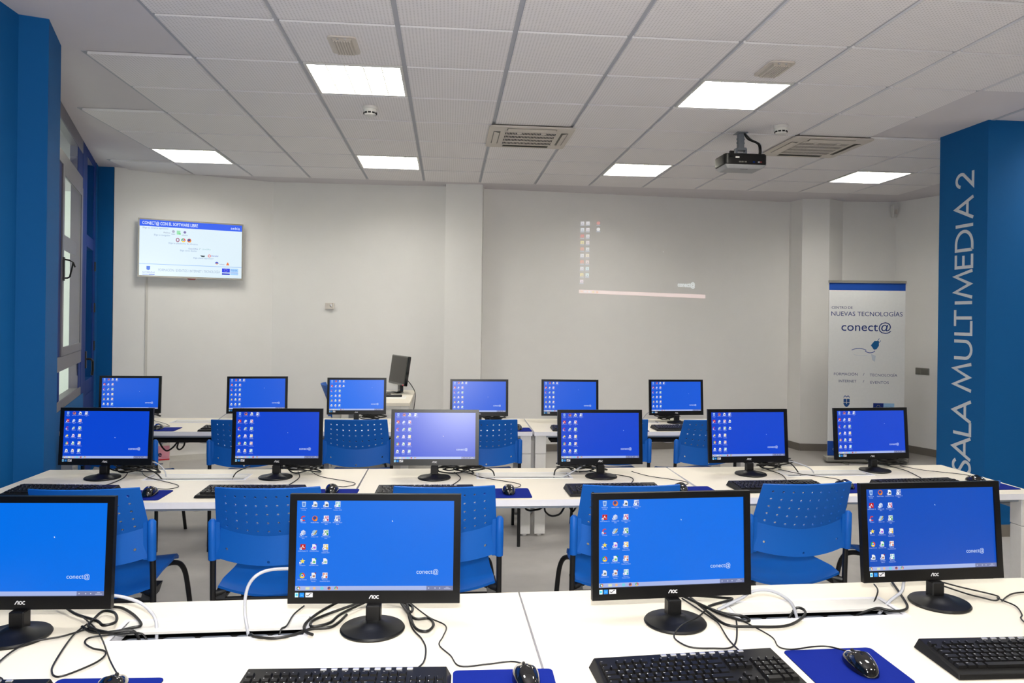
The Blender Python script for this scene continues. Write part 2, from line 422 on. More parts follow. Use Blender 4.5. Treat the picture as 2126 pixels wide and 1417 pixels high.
for (i, j) in sorted(lights):
    o = lum0 if not used else copy_tree(lum0); used = True
    o.location = (colx(i)+P/2, rowy(j)+P/2, CEIL)
    tag(o, LLAB.get((i, j), f"square ceiling light out of the picture, {'beside the lettered blue pillar' if j == 1 else ('above the photographer' if j == -3 else 'behind the photographer')}, {'left' if i < 0 else ('middle' if i < 5 else 'right')} one"), 'ceiling light', 'recessed square ceiling lights')

# air conditioning cassettes
def cassette():
    r = empty('air_conditioner')
    mb = MB(); h = 0.33; g = 0.20
    mb.rbox(-h, h, -h, h, -0.032, -0.022, 0.03); 
    mb.frustum((-h+.004, h-.004, -h+.004, h-.004), (-0.27, 0.27, -0.27, 0.27), -0.022, 0.006)
    mb.build('panel', M_acw, r, smooth=30)
    mb = MB(); mb.box(-g, g, -g+0.005, g-0.005, -0.0345, -0.0325); mb.build('grille_recess', M_dark, r)
    mb = MB()
    for k in range(5): y = -g + 2*g*k/4; mb.box(-g-0.006, g+0.006, y-0.012, y+0.012, -0.0375, -0.0345)
    for k in range(35): x = -g + 2*g*k/34; mb.box(x-0.002, x+0.002, -g, g, -0.0365, -0.0345)
    for x in (-0.09, 0.10): mb.box(x-0.018, x+0.018, -g+0.0, -g+0.035, -0.044, -0.033)
    mb.build('grille', M_acw, r)
    for a in range(4):
        R_ = Matrix.Rotation(a*math.pi/2, 4, 'Z')
        mb = MB(); mb.box(-0.19, 0.19, -0.292, -0.238, -0.0345, -0.0325); mb.build('air_slot', M_plate, r, M=R_)
        mb = MB(); mb.add([(-0.185,-0.286,-0.037),(0.185,-0.286,-0.037),(0.185,-0.248,-0.046),(-0.185,-0.248,-0.046),(-0.185,-0.286,-0.034),(0.185,-0.286,-0.034),(0.185,-0.248,-0.043),(-0.185,-0.248,-0.043)],
               [(0,3,2,1),(4,5,6,7),(0,1,5,4),(1,2,6,5),(2,3,7,6),(3,0,4,7)]); mb.build('flap', M_acw, r, M=R_)
    return r
ac = cassette(); ac.location = (colx(0)+P/2, rowy(3)+P/2, CEIL)
tag(ac, 'ivory cassette air conditioner in the middle of the ceiling with dark slotted grille', 'air conditioner', 'ceiling air conditioners')
ac2 = copy_tree(ac); ac2.location = (colx(4)+P/2, rowy(3)+P/2, CEIL)
tag(ac2, 'ivory cassette air conditioner in the ceiling to the right of the projector', 'air conditioner', 'ceiling air conditioners')

# smoke detectors
def detector():
    r = empty('smoke_detector')
    mb = MB(); mb.lathe([(0.052, 0), (0.052, -0.018), (0.047, -0.022)], 28); mb.build('base', M_legw, r, smooth=40)
    mb = MB(); mb.lathe([(0.048, -0.02), (0.048, -0.04), (0.036, -0.062), (0.012, -0.066)], 28); mb.build('cap', M_legw, r, smooth=40)
    for k in range(10):
        a = 2*math.pi*k/10; mb = MB(); mb.box(-0.010, 0.010, 0.040, 0.0465, -0.052, -0.042); mb.build('vent_slot', M_dark, r, M=Matrix.Rotation(a, 4, 'Z'))
    return r
sd = detector(); sd.location = (-0.557, 5.16, CEIL-0.013); tag(sd, 'white round smoke detector behind the large left ceiling light', 'smoke detector', 'smoke detectors')
sd2 = copy_tree(sd); sd2.location = (2.47, 5.25, CEIL-0.013); tag(sd2, 'white round smoke detector between the projector and its air conditioner', 'smoke detector', 'smoke detectors')

# emergency lights (off)
def emergency():
    r = empty('emergency_light')
    mb = MB(); mb.rbox(-0.075, 0.075, -0.125, 0.125, -0.008, 0.0, 0.025); mb.build('frame', M_acw, r, smooth=40)
    mb = MB(); mb.frustum((-0.052, 0.052, -0.105, 0.105), (-0.046, 0.046, -0.098, 0.098), -0.008, -0.02); mb.build('diffuser', M_lens, r)
    for k in range(7): x = -0.042+0.014*k; mb = MB(); mb.box(x-0.0035, x+0.0035, -0.097, 0.097, -0.0235, -0.0195); mb.build('diffuser_rib', M_acw, r)
    for x in (-0.02, 0.02): mb = MB(); mb.box(x-0.006, x+0.006, -0.112, -0.100, -0.014, -0.006); mb.build('clip', M_silver, r)
    return r
em = emergency(); em.location = (-0.575, 4.00, CEIL-0.013); tag(em, 'unlit emergency light in the tile before the large left ceiling light', 'emergency light', 'emergency lights')
em2 = copy_tree(em); em2.location = (1.87, 4.07, CEIL-0.013); tag(em2, 'unlit emergency light in the tile before the large right ceiling light', 'emergency light', 'emergency lights')
# ------------------------------------------------------------------ slanted window wall
ML = Matrix(((dL.x, -nL.x, 0, QL.x), (dL.y, -nL.y, 0, QL.y), (0, 0, 1, 0), (0, 0, 0, 1)))   # local: x along wall, y outwards, z up
def bars(parent, name, m, lst, bevel=0.003):
    for q in lst: b = MB(); b.box(*q); b.build(name, m, parent, bevel=bevel)
w1 = empty('window_1'); w1.matrix_world = ML; struct(w1)
bars(w1, 'frame_bar', M_glare_pole, [(-0.95, 1.44, 0.0, 0.06, 2.905, 3.018), (-0.95, 1.44, 0.0, 0.06, 2.605, 2.70), (-0.95, 1.47, 0.0, 0.06, 1.12, 1.225), (-0.95, 1.47, 0.0, 0.07, 0.84, 0.91)])
bars(w1, 'frame_post', M_bluef, [(-0.95, -0.88, 0.0, 0.06, 0.91, 2.905), (1.44, 1.62, 0.0, 0.09, 0.84, 3.018), (0.19, 0.26, 0.001, 0.055, 0.91, 1.12), (1.30, 1.44, 0.002, 0.06, 0.91, 1.12), (1.13, 1.44, 0.002, 0.06, 2.70, 2.905)])
bars(w1, 'jamb', M_bluef, [(0.06, 0.30, 0.006, 0.06, 1.225, 2.605)])
bars(w1, 'gasket', M_rubber, [(0.00, 0.06, 0.004, 0.06, 1.225, 2.605)], 0)
for q in ((-0.88, 1.13, 0.004, 0.008, 2.70, 2.905), (0.26, 1.30, 0.004, 0.008, 0.91, 1.12), (-0.88, 0.19, 0.004, 0.008, 0.91, 1.12), (-0.88, 0.0, 0.006, 0.010, 1.225, 2.605)):
    b = MB(); b.box(*q); b.build('pane', M_glass, w1)
sash = empty('sash', parent=w1)
for q in ((0.30, 0.385, -0.004, 0.012, 1.225, 2.605), (1.335, 1.435, -0.004, 0.012, 1.225, 2.605), (0.385, 1.335, -0.004, 0.012, 2.535, 2.605), (0.385, 1.335, -0.004, 0.012, 1.225, 1.29)):
    b = MB(); b.box(*q); b.build('sash_bar', M_glare_pole, sash, bevel=0.002)
b = MB(); b.box(0.385, 1.335, -0.001, 0.003, 1.29, 2.535); b.build('pane', M_glass, sash)
b = MB(); b.box(0.385, 1.335, 0.03, 0.045, 2.02, 2.13); b.build('outer_rail', M_bluef, w1)
b = MB(); b.box(0.325, 0.36, -0.014, -0.004, 1.77, 1.94)
b.tube([(0.34, -0.008, 1.925), (0.345, -0.04, 1.92), (0.35, -0.066, 1.905), (0.35, -0.045, 1.80), (0.345, -0.03, 1.79), (0.34, -0.008, 1.79)], 0.006, 8)
b.tube([(0.35, -0.064, 1.905), (0.35, -0.078, 1.87)], 0.006, 8); b.build('handle', M_black, sash, smooth=40)
# narrow hinged leaf beside it
w2 = empty('window_2'); w2.matrix_world = ML; struct(w2)
bars(w2, 'frame_post', M_bluef, [(1.62, 1.75, 0.0, 0.07, 0.05, 3.018), (2.29, 2.47, 0.0, 0.07, 0.05, 3.018)])
bars(w2, 'frame_bar', M_bluef, [(1.75, 2.29, 0.0, 0.06, 2.95, 3.018), (1.75, 2.29, 0.0, 0.06, 2.14, 2.25), (1.75, 2.29, 0.0, 0.06, 0.80, 0.93)])
b = MB(); b.box(1.75, 2.29, 0.0, 0.05, 0.05, 0.80); b.build('lower_panel', M_bluef, w2)
for q in ((1.75, 2.29, 0.004, 0.008, 2.25, 2.95), (1.75, 2.29, 0.004, 0.008, 0.93, 2.14)): b = MB(); b.box(*q); b.build('pane', M_glass, w2)
b = MB(); b.box(1.72, 1.745, -0.012, 0.0, 1.05, 1.20); b.tube([(1.732, -0.005, 1.13), (1.732, -0.045, 1.13), (1.78, -0.055, 1.11), (1.80, -0.055, 1.03), (1.79, -0.05, 0.98)], 0.010, 8); b.build('handle', M_black, w2, smooth=40)
for z in (1.95, 1.55, 1.18): b = MB(); b.box(2.38, 2.41, -0.012, 0.0, z, z+0.09); b.build('hinge', M_black, w2)
# render of the building opposite, close outside the windows
tagb = MB(); tagb.box(-6.6, -6.4, 1.0, 13.0, -1.0, 6.0); ow = tagb.build('wall_outside', mat('pale_outside_render', (228, 232, 224), 0.9)); struct(ow)

# ------------------------------------------------------------------ letters on the blue pillar: strokes, reading upwards
def arc(cx, cy, rx, ry, a0, a1, n=12):
    return [(cx+rx*math.cos(math.radians(a0+(a1-a0)*k/n)), cy+ry*math.sin(math.radians(a0+(a1-a0)*k/n))) for k in range(n+1)]
def letter_strokes(ch):      # in a unit box, x 0..1 (reading), y 0..1 (cap height)
    return {'S': [[(p.x, p.y) for p in catmull([(.90, .84, 0), (.74, .95, 0), (.5, .985, 0), (.27, .93, 0), (.15, .79, 0), (.20, .65, 0), (.42, .55, 0), (.66, .45, 0), (.86, .34, 0), (.90, .20, 0), (.78, .07, 0), (.55, .015, 0), (.32, .04, 0), (.12, .16, 0)], 3)]],
            'A': [[(0, 0), (.5, 1), (1, 0)], [(.2, .33), (.8, .33)]], 'L': [[(.08, 1), (.08, .03), (1, .03)]],
            'M': [[(0, 0), (.2, 1), (.5, .12), (.8, 1), (1, 0)]], 'U': [[(.06, 1), (.06, .36)] + arc(.5, .36, .44, .35, 180, 360, 14) + [(.94, .36), (.94, 1)]],
            'T': [[(0, .97), (1, .97)], [(.5, .97), (.5, 0)]], 'I': [[(.5, 0), (.5, 1)]], 'E': [[(1, .97), (.1, .97), (.1, .03), (1, .03)], [(.1, .52), (.92, .52)]],
            'D': [[(.06, .03), (.06, .97), (.35, .97)] + arc(.35, .5, .60, .47, 90, -90, 14) + [(.06, .03)]],
            '2': [arc(.5, .70, .42, .28, 170, -10, 12) + [(.88, .58), (.06, .03), (1, .03)]]}[ch]
def stroke_poly(mb, pts, w, fx, fy, to3):
    P2 = [(x*fx, y*fy) for x, y in pts]; P2 = [p for i, p in enumerate(P2) if i == 0 or math.dist(p, P2[i-1]) > 1e-5]; n = len(P2); L = []; Rr = []
    for i, p in enumerate(P2):
        def dirn(a, b): d = (b[0]-a[0], b[1]-a[1]); l = math.hypot(*d) or 1; return (d[0]/l, d[1]/l)
        if i == 0: d = dirn(P2[0], P2[1]); nn = (-d[1], d[0]); k = 1
        elif i == n-1: d = dirn(P2[-2], P2[-1]); nn = (-d[1], d[0]); k = 1
        else:
            d0 = dirn(P2[i-1], p); d1 = dirn(p, P2[i+1]); nn = (-(d0[1]+d1[1]), d0[0]+d1[0]); l = math.hypot(*nn) or 1
            nn = (nn[0]/l, nn[1]/l); k = min(1/max(0.2, nn[0]*-d0[1]+nn[1]*d0[0]), 2.6)
        L.append((p[0]+nn[0]*w/2*k, p[1]+nn[1]*w/2*k)); Rr.append((p[0]-nn[0]*w/2*k, p[1]-nn[1]*w/2*k))
    vs = [to3(*q, 0) for q in L] + [to3(*q, 0) for q in Rr] + [to3(*q, 1) for q in L] + [to3(*q, 1) for q in Rr]
    fs = []
    for i in range(n-1):
        fs += [(i, i+1, n+i+1, n+i), (2*n+i, 3*n+i, 3*n+i+1, 2*n+i+1), (i, 2*n+i, 2*n+i+1, i+1), (n+i, n+i+1, 3*n+i+1, 3*n+i)]
    fs += [(0, n, 3*n, 2*n), (n-1, 3*n-1, 4*n-1, 2*n-1)]
    mb.add(vs, fs)
for ch, z0, z1 in (('S', .405, .515), ('A', .524, .684), ('L', .702, .804), ('A', .804, .96), ('M', 1.04, 1.24), ('U', 1.273, 1.418), ('L', 1.455, 1.564), ('T', 1.524, 1.648),
                   ('I', 1.69, 1.713), ('M', 1.742, 1.942), ('E', 1.96, 2.066), ('D', 2.09, 2.25), ('I', 2.274, 2.295), ('A', 2.339, 2.495), ('2', 2.575, 2.688)):
    mb = MB()
    for q_, st in enumerate(letter_strokes(ch)):
        stroke_poly(mb, st, 0.024, z1-z0, 0.185, lambda x, y, k: (3.8949-(0.002+0.0006*q_)*k, 5.098+y, z0+x))
    mb.build('letter', M_lett, pillar)

# ------------------------------------------------------------------ small icon drawings shared by screens, projection and television
def ic_short(c, x, y, s):
    c.layer(); c.rect(x-s*.55, y-s*.5, x-s*.2, y-s*.12, (235, 240, 250)); c.layer(); c.stroke([(x-s*.5, y-s*.42), (x-s*.27, y-s*.22)], s*.1, (40, 90, 190)); c.z -= 2*c.dz
def ic_page(c, x, y, s, acc=(120, 125, 135), corner=None):
    c.poly([(x-s*.34, y-s*.48), (x+s*.36, y-s*.48), (x+s*.36, y+s*.22), (x+s*.1, y+s*.48), (x-s*.34, y+s*.48)], (238, 240, 244)); c.layer()
    c.rect(x-s*.16, y-s*.3, x+s*.24, y+s*.05, acc)
    if corner: c.poly([(x+s*.1, y+s*.48), (x+s*.42, y+s*.52), (x+s*.38, y+s*.18)], corner)
    c.z -= c.dz; ic_short(c, x, y, s)
def ic_box(c, x, y, s, letter, acc):
    c.rect(x-s*.42, y-s*.48, x+s*.45, y+s*.5, (240, 242, 246)); c.layer(); c.rect(x+s*.12, y-s*.42, x+s*.4, y-s*.05, acc); c.rect(x+s*.12, y+s*.05, x+s*.4, y+s*.42, tuple(int(.5*a+127) for a in acc))
    c.text(letter, x-s*.34, y-s*.12, s*.55, acc, bold=.02); c.z -= c.dz; ic_short(c, x, y, s)
def ic_ring(c, x, y, s, cols, mid):
    n = len(cols)
    for k, q in enumerate(cols): c.disc(x, y, s*.48, q, 8, 90+360*k/n, 90+360*(k+1)/n)
    c.layer(); c.disc(x, y, s*.24, (240, 244, 250), 12); c.layer(); c.disc(x, y, s*.18, mid, 12); c.z -= 2*c.dz
def ic_chrome(c, x, y, s): ic_ring(c, x, y, s, [(60, 170, 80), (250, 205, 50), (225, 60, 45)][::1], (60, 120, 230))
def ic_fox(c, x, y, s):
    c.disc(x, y, s*.48, (226, 110, 30), 16); c.layer(); c.disc(x-s*.05, y+s*.08, s*.3, (40, 70, 150), 14); c.disc(x+s*.2, y-s*.25, s*.2, (240, 150, 30), 10); c.z -= c.dz
def ic_star(c, x, y, s):
    c.poly([(x+s*(.5 if k % 2 == 0 else .2)*math.sin(k*math.pi/5), y+s*(.5 if k % 2 == 0 else .2)*math.cos(k*math.pi/5)) for k in range(10)], (248, 222, 70)); ic_short(c, x, y, s)
def ic_red(c, x, y, s):
    c.rect(x-s*.45, y-s*.45, x+s*.45, y+s*.48, (196, 20, 24)); c.layer(); c.stroke([(x-s*.25, y-s*.25), (x, y+s*.3), (x+s*.05, y-s*.02), (x+s*.3, y-s*.15)], s*.1, (245, 235, 235)); c.z -= c.dz; ic_short(c, x, y, s)
def ic_c(c, x, y, s):
    c.stroke(arc(x, y, s*.36, s*.38, 50, 310, 10), s*.2, (216, 60, 50)); ic_short(c, x, y, s)
def ic_bin(c, x, y, s):
    c.poly([(x-s*.26, y-s*.48), (x+s*.26, y-s*.48), (x+s*.36, y+s*.45), (x-s*.36, y+s*.45)], (176, 205, 240)); c.layer(); c.poly([(x-s*.16, y-s*.3), (x+s*.16, y-s*.3), (x+s*.22, y+s*.25), (x-s*.22, y+s*.25)], (96, 140, 215)); c.z -= c.dz
def ic_cube(c, x, y, s):
    c.poly([(x+s*.45*math.cos(math.radians(30+60*k)), y+s*.48*math.sin(math.radians(30+60*k))) for k in range(6)], (206, 216, 240)); c.layer()
    c.poly([(x, y), (x, y-s*.48), (x+s*.39, y-s*.24), (x+s*.39, y+s*.24)], (160, 178, 224)); c.z -= c.dz; ic_short(c, x, y, s)
def ic_pen(c, x, y, s):
    c.disc(x, y, s*.42, (150, 195, 236), 14, ry=s*.46); c.layer(); c.stroke([(x-s*.2, y-s*.4), (x+s*.4, y+s*.4)], s*.14, (226, 190, 90)); c.stroke([(x+.05*s, y-s*.35), (x+s*.4, y+s*.2)], s*.12, (70, 80, 110)); c.z -= c.dz; ic_short(c, x, y, s)

# ------------------------------------------------------------------ television on the back left wall
wdv = (Vector(WL1)-Vector(WL0)).normalized(); wn = Vector((wdv.y, -wdv.x))
MW = lambda s, off, z: Matrix(((wdv.x, wn.x*-1, 0, WL0[0]+wdv.x*s+wn.x*off), (wdv.y, wn.y*-1, 0, WL0[1]+wdv.y*s+wn.y*off), (0, 0, 1, z), (0, 0, 0, 1)))
tv = empty('television'); tv.matrix_world = MW(0.724, 0.0, 2.218)
tag(tv, 'flat television with silver frame and lit slide on the left back wall', 'television')
tw, th = 1.012, 0.602
mb = MB(); mb.box(-0.2, 0.2, -0.035, -0.002, -0.15, 0.15); mb.build('wall_bracket', M_black, tv)
mb = MB(); mb.frustum((-tw/2+.03, tw/2-.03, -0.065, -0.035), (-tw/2+.03, tw/2-.03, -0.065, -0.035), -th/2+.03, th/2-.03); mb.build('back_shell', M_black, tv)
mb = MB(); e = 0.014
mb.box(-tw/2, tw/2, -0.085, -0.06, -th/2, -th/2+0.018); mb.box(-tw/2, tw/2, -0.085, -0.06, th/2-e, th/2); mb.box(-tw/2, -tw/2+e, -0.085, -0.06, -th/2+0.018, th/2-e); mb.box(tw/2-e, tw/2, -0.085, -0.06, -th/2+0.018, th/2-e)
mb.build('frame', M_tvf, tv)
mb = MB(); mb.frustum((-0.03, 0.03, -0.085, -0.065), (-0.045, 0.045, -0.085, -0.065), -th/2-0.012, -th/2); mb.build('sensor_lip', M_red, tv)
cv = Canvas(0.0004); Ws, Hs = tw-2*e, th-e-0.018
X = lambda u: -Ws/2+Ws*u
Y = lambda v: Hs/2-Hs*v        # v from the top
cv.rect(X(0), Y(1), X(1), Y(0), (222, 240, 250)); cv.layer()
cv.rect(X(0), Y(.115), X(1), Y(0), (36, 92, 240)); cv.rect(X(0), Y(.796), X(1), Y(.787), (140, 185, 240)); cv.layer()
cv.text('CONECT@ CON EL SOFTWARE LIBRE', X(.025), Y(.083), .033, (225, 238, 255), w=Ws*.53, bold=.02)
cv.text('aebia', X(.885), Y(.085), .030, (225, 238, 255), w=Ws*.095)
g_ = (130, 160, 200)
for t, u, v, w in (('Elige tu sistema operativo:', .03, .155, .24), ('Elige tu navegador:', .135, .275, .155), ('Elige tu plataforma de ofimática', .275, .41, .28), ('Elige cómo diseñar', .385, .535, .165), ('Elige cómo reproducir', .515, .66, .20)):
    cv.text(t, X(u), Y(v), .017, g_, w=Ws*w)
cv.text('MoLinux', X(.225), Y(.225), .014, (90, 100, 150), w=Ws*.065); cv.disc(X(.318), Y(.185), .014, (170, 175, 200)); cv.text('MAX', X(.30), Y(.245), .012, (90, 110, 170), w=Ws*.035)
cv.rect(X(.35), Y(.235), X(.385), Y(.165), (150, 225, 175)); cv.rect(X(.37), Y(.235), X(.388), Y(.21), (70, 200, 70)); cv.disc(X(.428), Y(.19), .013, (120, 110, 170)); cv.text('ubuntu', X(.40), Y(.25), .013, (110, 120, 160), w=Ws*.055)
cv.stroke(arc(X(.36), Y(.335), .014, .018, 0, 360, 14), .008, (150, 50, 100)); ic_chrome(cv, X(.415), Y(.335), .042); ic_fox(cv, X(.472), Y(.335), .042)
cv.text('OpenOffice', X(.465), Y(.495), .016, (110, 130, 190), w=Ws*.095); cv.text('LibreOffice', X(.60), Y(.492), .014, (140, 190, 200), w=Ws*.085); cv.stroke([(X(.575), Y(.495)), (X(.575), Y(.47)), (X(.588), Y(.47))], .003, (150, 190, 200))
cv.poly([(X(.58), Y(.595)), (X(.63), Y(.60)), (X(.622), Y(.625)), (X(.595), Y(.625))], (60, 80, 90)); cv.stroke(arc(X(.672), Y(.60), .012, .012, 0, 360, 12), .007, (230, 110, 110)); cv.text('blender', X(.69), Y(.61), .018, (90, 110, 200), w=Ws*.075)
cv.disc(X(.747), Y(.735), .018, (60, 80, 200), 12, 0, 180); cv.poly([(X(.735), Y(.75)), (X(.76), Y(.75)), (X(.748), Y(.725))], (245, 150, 30)); cv.text('Audacity', X(.775), Y(.755), .012, (110, 110, 180), w=Ws*.05); cv.poly([(X(.84), Y(.76)), (X(.875), Y(.76)), (X(.858), Y(.70))], (236, 120, 60))
cv.poly([(X(.068), Y(.83)), (X(.102), Y(.83)), (X(.102), Y(.89)), (X(.085), Y(.905)), (X(.068), Y(.89))], (40, 110, 220)); cv.text('ALCOBENDAS', X(.03), Y(.955), .016, (90, 110, 190), w=Ws*.115); cv.rect(X(.03), Y(.985), X(.085), Y(.973), (120, 140, 210)); cv.rect(X(.088), Y(.985), X(.145), Y(.971), (50, 80, 200))
cv.text('FORMACIÓN / EVENTOS / INTERNET / TECNOLOGÍA', X(.18), Y(.915), .028, (150, 175, 205), w=Ws*.60)
cv.rect(X(.80), Y(.895), X(.88), Y(.822), (30, 60, 230)); cv.rect(X(.80), Y(.94), X(.88), Y(.912), (20, 50, 200)); cv.rect(X(.885), Y(.885), X(.965), Y(.82), (165, 210, 250)); cv.rect(X(.885), Y(.905), X(.965), Y(.895), (60, 120, 235)); cv.rect(X(.885), Y(.94), X(.965), Y(.91), (165, 210, 250)); cv.layer()
cv.text('FEDER', X(.892), Y(.868), .018, (90, 140, 225), w=Ws*.065)
for k in range(12): a = k*math.pi/6; cv.rect(X(.84)+.014*math.cos(a)-.0015, Y(.858)+.014*math.sin(a)-.0015, X(.84)+.014*math.cos(a)+.0015, Y(.858)+.014*math.sin(a)+.0015, (250, 220, 60))
link('screen', cv.mesh('tv_slide', M_tvscr, lambda x, y, z: (x, -0.078-z, y+0.002)), tv)
tr = MB(); tr.box(-0.011, 0.011, -0.012, 0, -1.86, 0.08); tro = tr.build('cable_trunking', M_basew); tro.matrix_world = MW(0.305, 0.0, 1.92)
tag(tro, 'thin white cable duct running down the wall below the television', 'cable duct')

# ------------------------------------------------------------------ picture thrown on the wall by the projector
rdv = (Vector(WR1)-Vector(WR0)).normalized(); rn = Vector((rdv.y, -rdv.x))
cv = Canvas(0.0003); q = [(1.158, 1.850), (2.737, 1.815), (2.737, 2.772), (1.159, 2.709)]
def keyst(x, y, z):
    a = [(1-x)*(1-y), x*(1-y), x*y, (1-x)*y]; s = sum(k*p[0] for k, p in zip(a, q)); zz = sum(k*p[1] for k, p in zip(a, q))
    p = Vector(WR0)+rdv*s+rn*(0.003+z); return (p.x, p.y, zz)
cv.rect(0, 0, 1, .045, (238, 205, 200)); cv.layer()
for k, g in enumerate([(240, 190, 160), (235, 235, 240), (240, 240, 245), (225, 200, 120), (240, 170, 120)]): cv.rect(.012+.03*k, .012, .028+.03*k, .035, g)
cv.text('conect@', .775, .135, .062, (236, 248, 250), w=.14, bold=.02)
cv.rect(.653, .575, .658, .588, (245, 245, 245))
cols = {0: [(225, 225, 235), (225, 235, 245), (226, 100, 90), (238, 220, 140), (235, 150, 110), (240, 240, 245), (230, 140, 100), (225, 225, 235), (235, 215, 140), (235, 215, 225)],
        1: [(240, 240, 245), (240, 235, 240), (238, 240, 245), (235, 220, 225), (225, 235, 235), (245, 225, 195), (240, 215, 210), (205, 235, 240), (215, 240, 240)]}
for cc, lst in cols.items():
    for k, g in enumerate(lst):
        x = .018+.042*cc; y = .955-.088*k
        cv.rect(x-.012, y-.02, x+.014, y+.02, g); cv.layer(); cv.poly([(x-.002, y-.012), (x+.008, y-.012), (x+.003, y+.008)], (150, 150, 165)); cv.z -= cv.dz
        cv.rect(x-.015, y-.036, x+.016, y-.027, (185, 195, 215))
for y, g in ((.955, (230, 120, 110)), (.87, (240, 244, 248))): cv.disc(.142, y, .014, g, 12, ry=.022); cv.rect(.126, y-.036, .158, y-.027, (185, 195, 215))
po = link('projected_image', cv.mesh('projected_image', M_proj, keyst)); tag(po, 'projected computer desktop with icons and white conect@ on the right back wall', 'projection')

# ------------------------------------------------------------------ small wall devices
mb = MB(); pir = empty('motion_sensor', (-1.31, 8.272, 1.655))
mb.rbox(-0.047, 0.047, -0.032, 0, -0.033, 0.033, 0.004); mb.build('case', M_acw, pir)
mb = MB(); mb.M = Matrix.Translation((0.018, -0.032, 0.006)) @ Matrix.Rotation(math.pi/2, 4, 'X'); mb.lathe([(0.015, 0), (0.013, 0.006), (0.006, 0.011)], 16); mb.build('lens_dome', M_silver, pir, smooth=50)
mb = MB(); mb.box(0.030, 0.038, -0.0335, -0.031, 0.022, 0.028); mb.build('indicator', M_dark, pir)
tag(pir, 'small cream wall sensor with round lens beside the television', 'sensor')
cs = empty('alarm_detector', (5.40, 8.44, 2.90)); mb = MB(); mb.frustum((-0.028, 0.028, -0.05, 0.0), (-0.036, 0.036, -0.075, 0.0), -0.07, 0.075); mb.build('case', M_legw, cs, bevel=0.006)
mb = MB(); mb.box(-0.014, 0.014, -0.074, -0.058, -0.03, 0.02); mb.build('lens', M_acw, cs); tag(cs, 'white alarm detector high in the far right corner', 'detector')
rd = (Vector((6.62, 5.40))-Vector((5.45, 8.45))).normalized(); rnn = Vector((rd.y, -rd.x)); pp = Vector((5.45, 8.45))+rd*0.37
pl = empty('wall_socket'); pl.matrix_world = Matrix(((rd.x, -rnn.x, 0, pp.x), (rd.y, -rnn.y, 0, pp.y), (0, 0, 1, 0.98), (0, 0, 0, 1)))
mb = MB(); mb.box(-0.085, 0.085, -0.014, 0, -0.04, 0.04); mb.build('plate', M_plate, pl, bevel=0.004)
for x in (-0.04, 0.04): mb = MB(); mb.box(x-0.03, x+0.03, -0.018, -0.013, -0.028, 0.028); mb.build('insert', M_plate, pl, bevel=0.002)
tag(pl, 'dark grey double wall plate between roll-up banner and blue pillar', 'wall plate')

# ------------------------------------------------------------------ roll-up banner
bl_, br_ = Vector((4.20, 7.70)), Vector((5.01, 7.58)); bd = (br_-bl_).normalized(); bw = (br_-bl_).length; bn = Vector((-bd.y, bd.x))
bm_ = (bl_+br_)/2
ban = empty('roll_up_banner'); ban.matrix_world = Matrix(((bd.x, bn.x, 0, bm_.x), (bd.y, bn.y, 0, bm_.y), (0, 0, 1, 0), (0, 0, 0, 1)))
tag(ban, 'white roll-up banner with blue bands reading conect@ in the far right corner', 'banner')
BH = 1.985
mb = MB(); mb.prism([(-bw/2-.03, -0.07), (bw/2+.03, -0.07), (bw/2+.03, 0.05), (-bw/2-.03, 0.05)], 0.012, 0.075); mb.build('base', M_tvf, ban, bevel=0.012)
for x in (-bw*.3, bw*.3): mb = MB(); mb.box(x-.02, x+.02, -0.14, 0.12, 0, 0.012); mb.build('foot', M_tvf, ban)
mb = MB(); mb.tube([(0, 0.03, 0.07), (0, 0.03, BH+0.02)], 0.008, 8); mb.build('pole', M_glare_pole, ban)
mb = MB(); mb.box(-bw/2-.005, bw/2+.005, -0.012, 0.012, BH-0.004, BH+0.022); mb.build('top_rail', M_tvf, ban)
mb = MB(); mb.box(-bw/2, bw/2, -0.002, 0.002, 0.07, BH); mb.build('sheet', mat('banner_film', (226, 226, 224), 0.5), ban)
h0 = 0.07; HH = BH-h0; navy = (44, 62, 120)
def flush(name, z=0):
    global cv
    link(name, cv.mesh(name, M_print, lambda x, y, z: (x, -0.0025-z, y)), ban); cv = Canvas(0.0003); cv.layer()
cv = Canvas(0.0003)
X = lambda u: -bw/2+bw*u
Y = lambda v: BH-HH*v
cv.rect(X(0), Y(.045), X(1), Y(.003), (30, 74, 160)); flush('printed_band'); cv.z = 0; cv.rect(X(0), Y(1), X(1), Y(.915), (30, 74, 160)); flush('printed_band')
cv.text('CENTRO DE', X(.035), Y(.152), .030, (60, 70, 115), w=bw*.275); flush('printed_heading'); cv.text('NUEVAS TECNOLOGÍAS', X(.03), Y(.192), .050, navy, w=bw*.935)
flush('printed_heading')
cv.text('conect@', X(.165), Y(.278), .098, navy, w=bw*.655, bold=.004)
flush('printed_word')
cv.stroke(arc(X(.40), Y(.395), .085, .03, 160, 20, 8), .007, (90, 110, 165)); cv.stroke(arc(X(.545), Y(.385), .055, .035, 200, 340, 8), .008, (70, 90, 160))
cv.poly([(X(.595), Y(.385)), (X(.555), Y(.36)), (X(.60), Y(.335)), (X(.66), Y(.335)), (X(.66), Y(.362)), (X(.63), Y(.382))], (30, 96, 150)); cv.stroke([(X(.64), Y(.335)), (X(.665), Y(.32))], .006, (40, 100, 150)); cv.stroke([(X(.655), Y(.347)), (X(.685), Y(.332))], .006, (40, 100, 150))
cv.poly([(X(.56), Y(.41)), (X(.62), Y(.42)), (X(.61), Y(.455)), (X(.575), Y(.445))], (196, 204, 214)); cv.stroke(arc(X(.45), Y(.41), .10, .02, 180, 300, 8), .005, (205, 210, 218))
flush('plug_drawing')
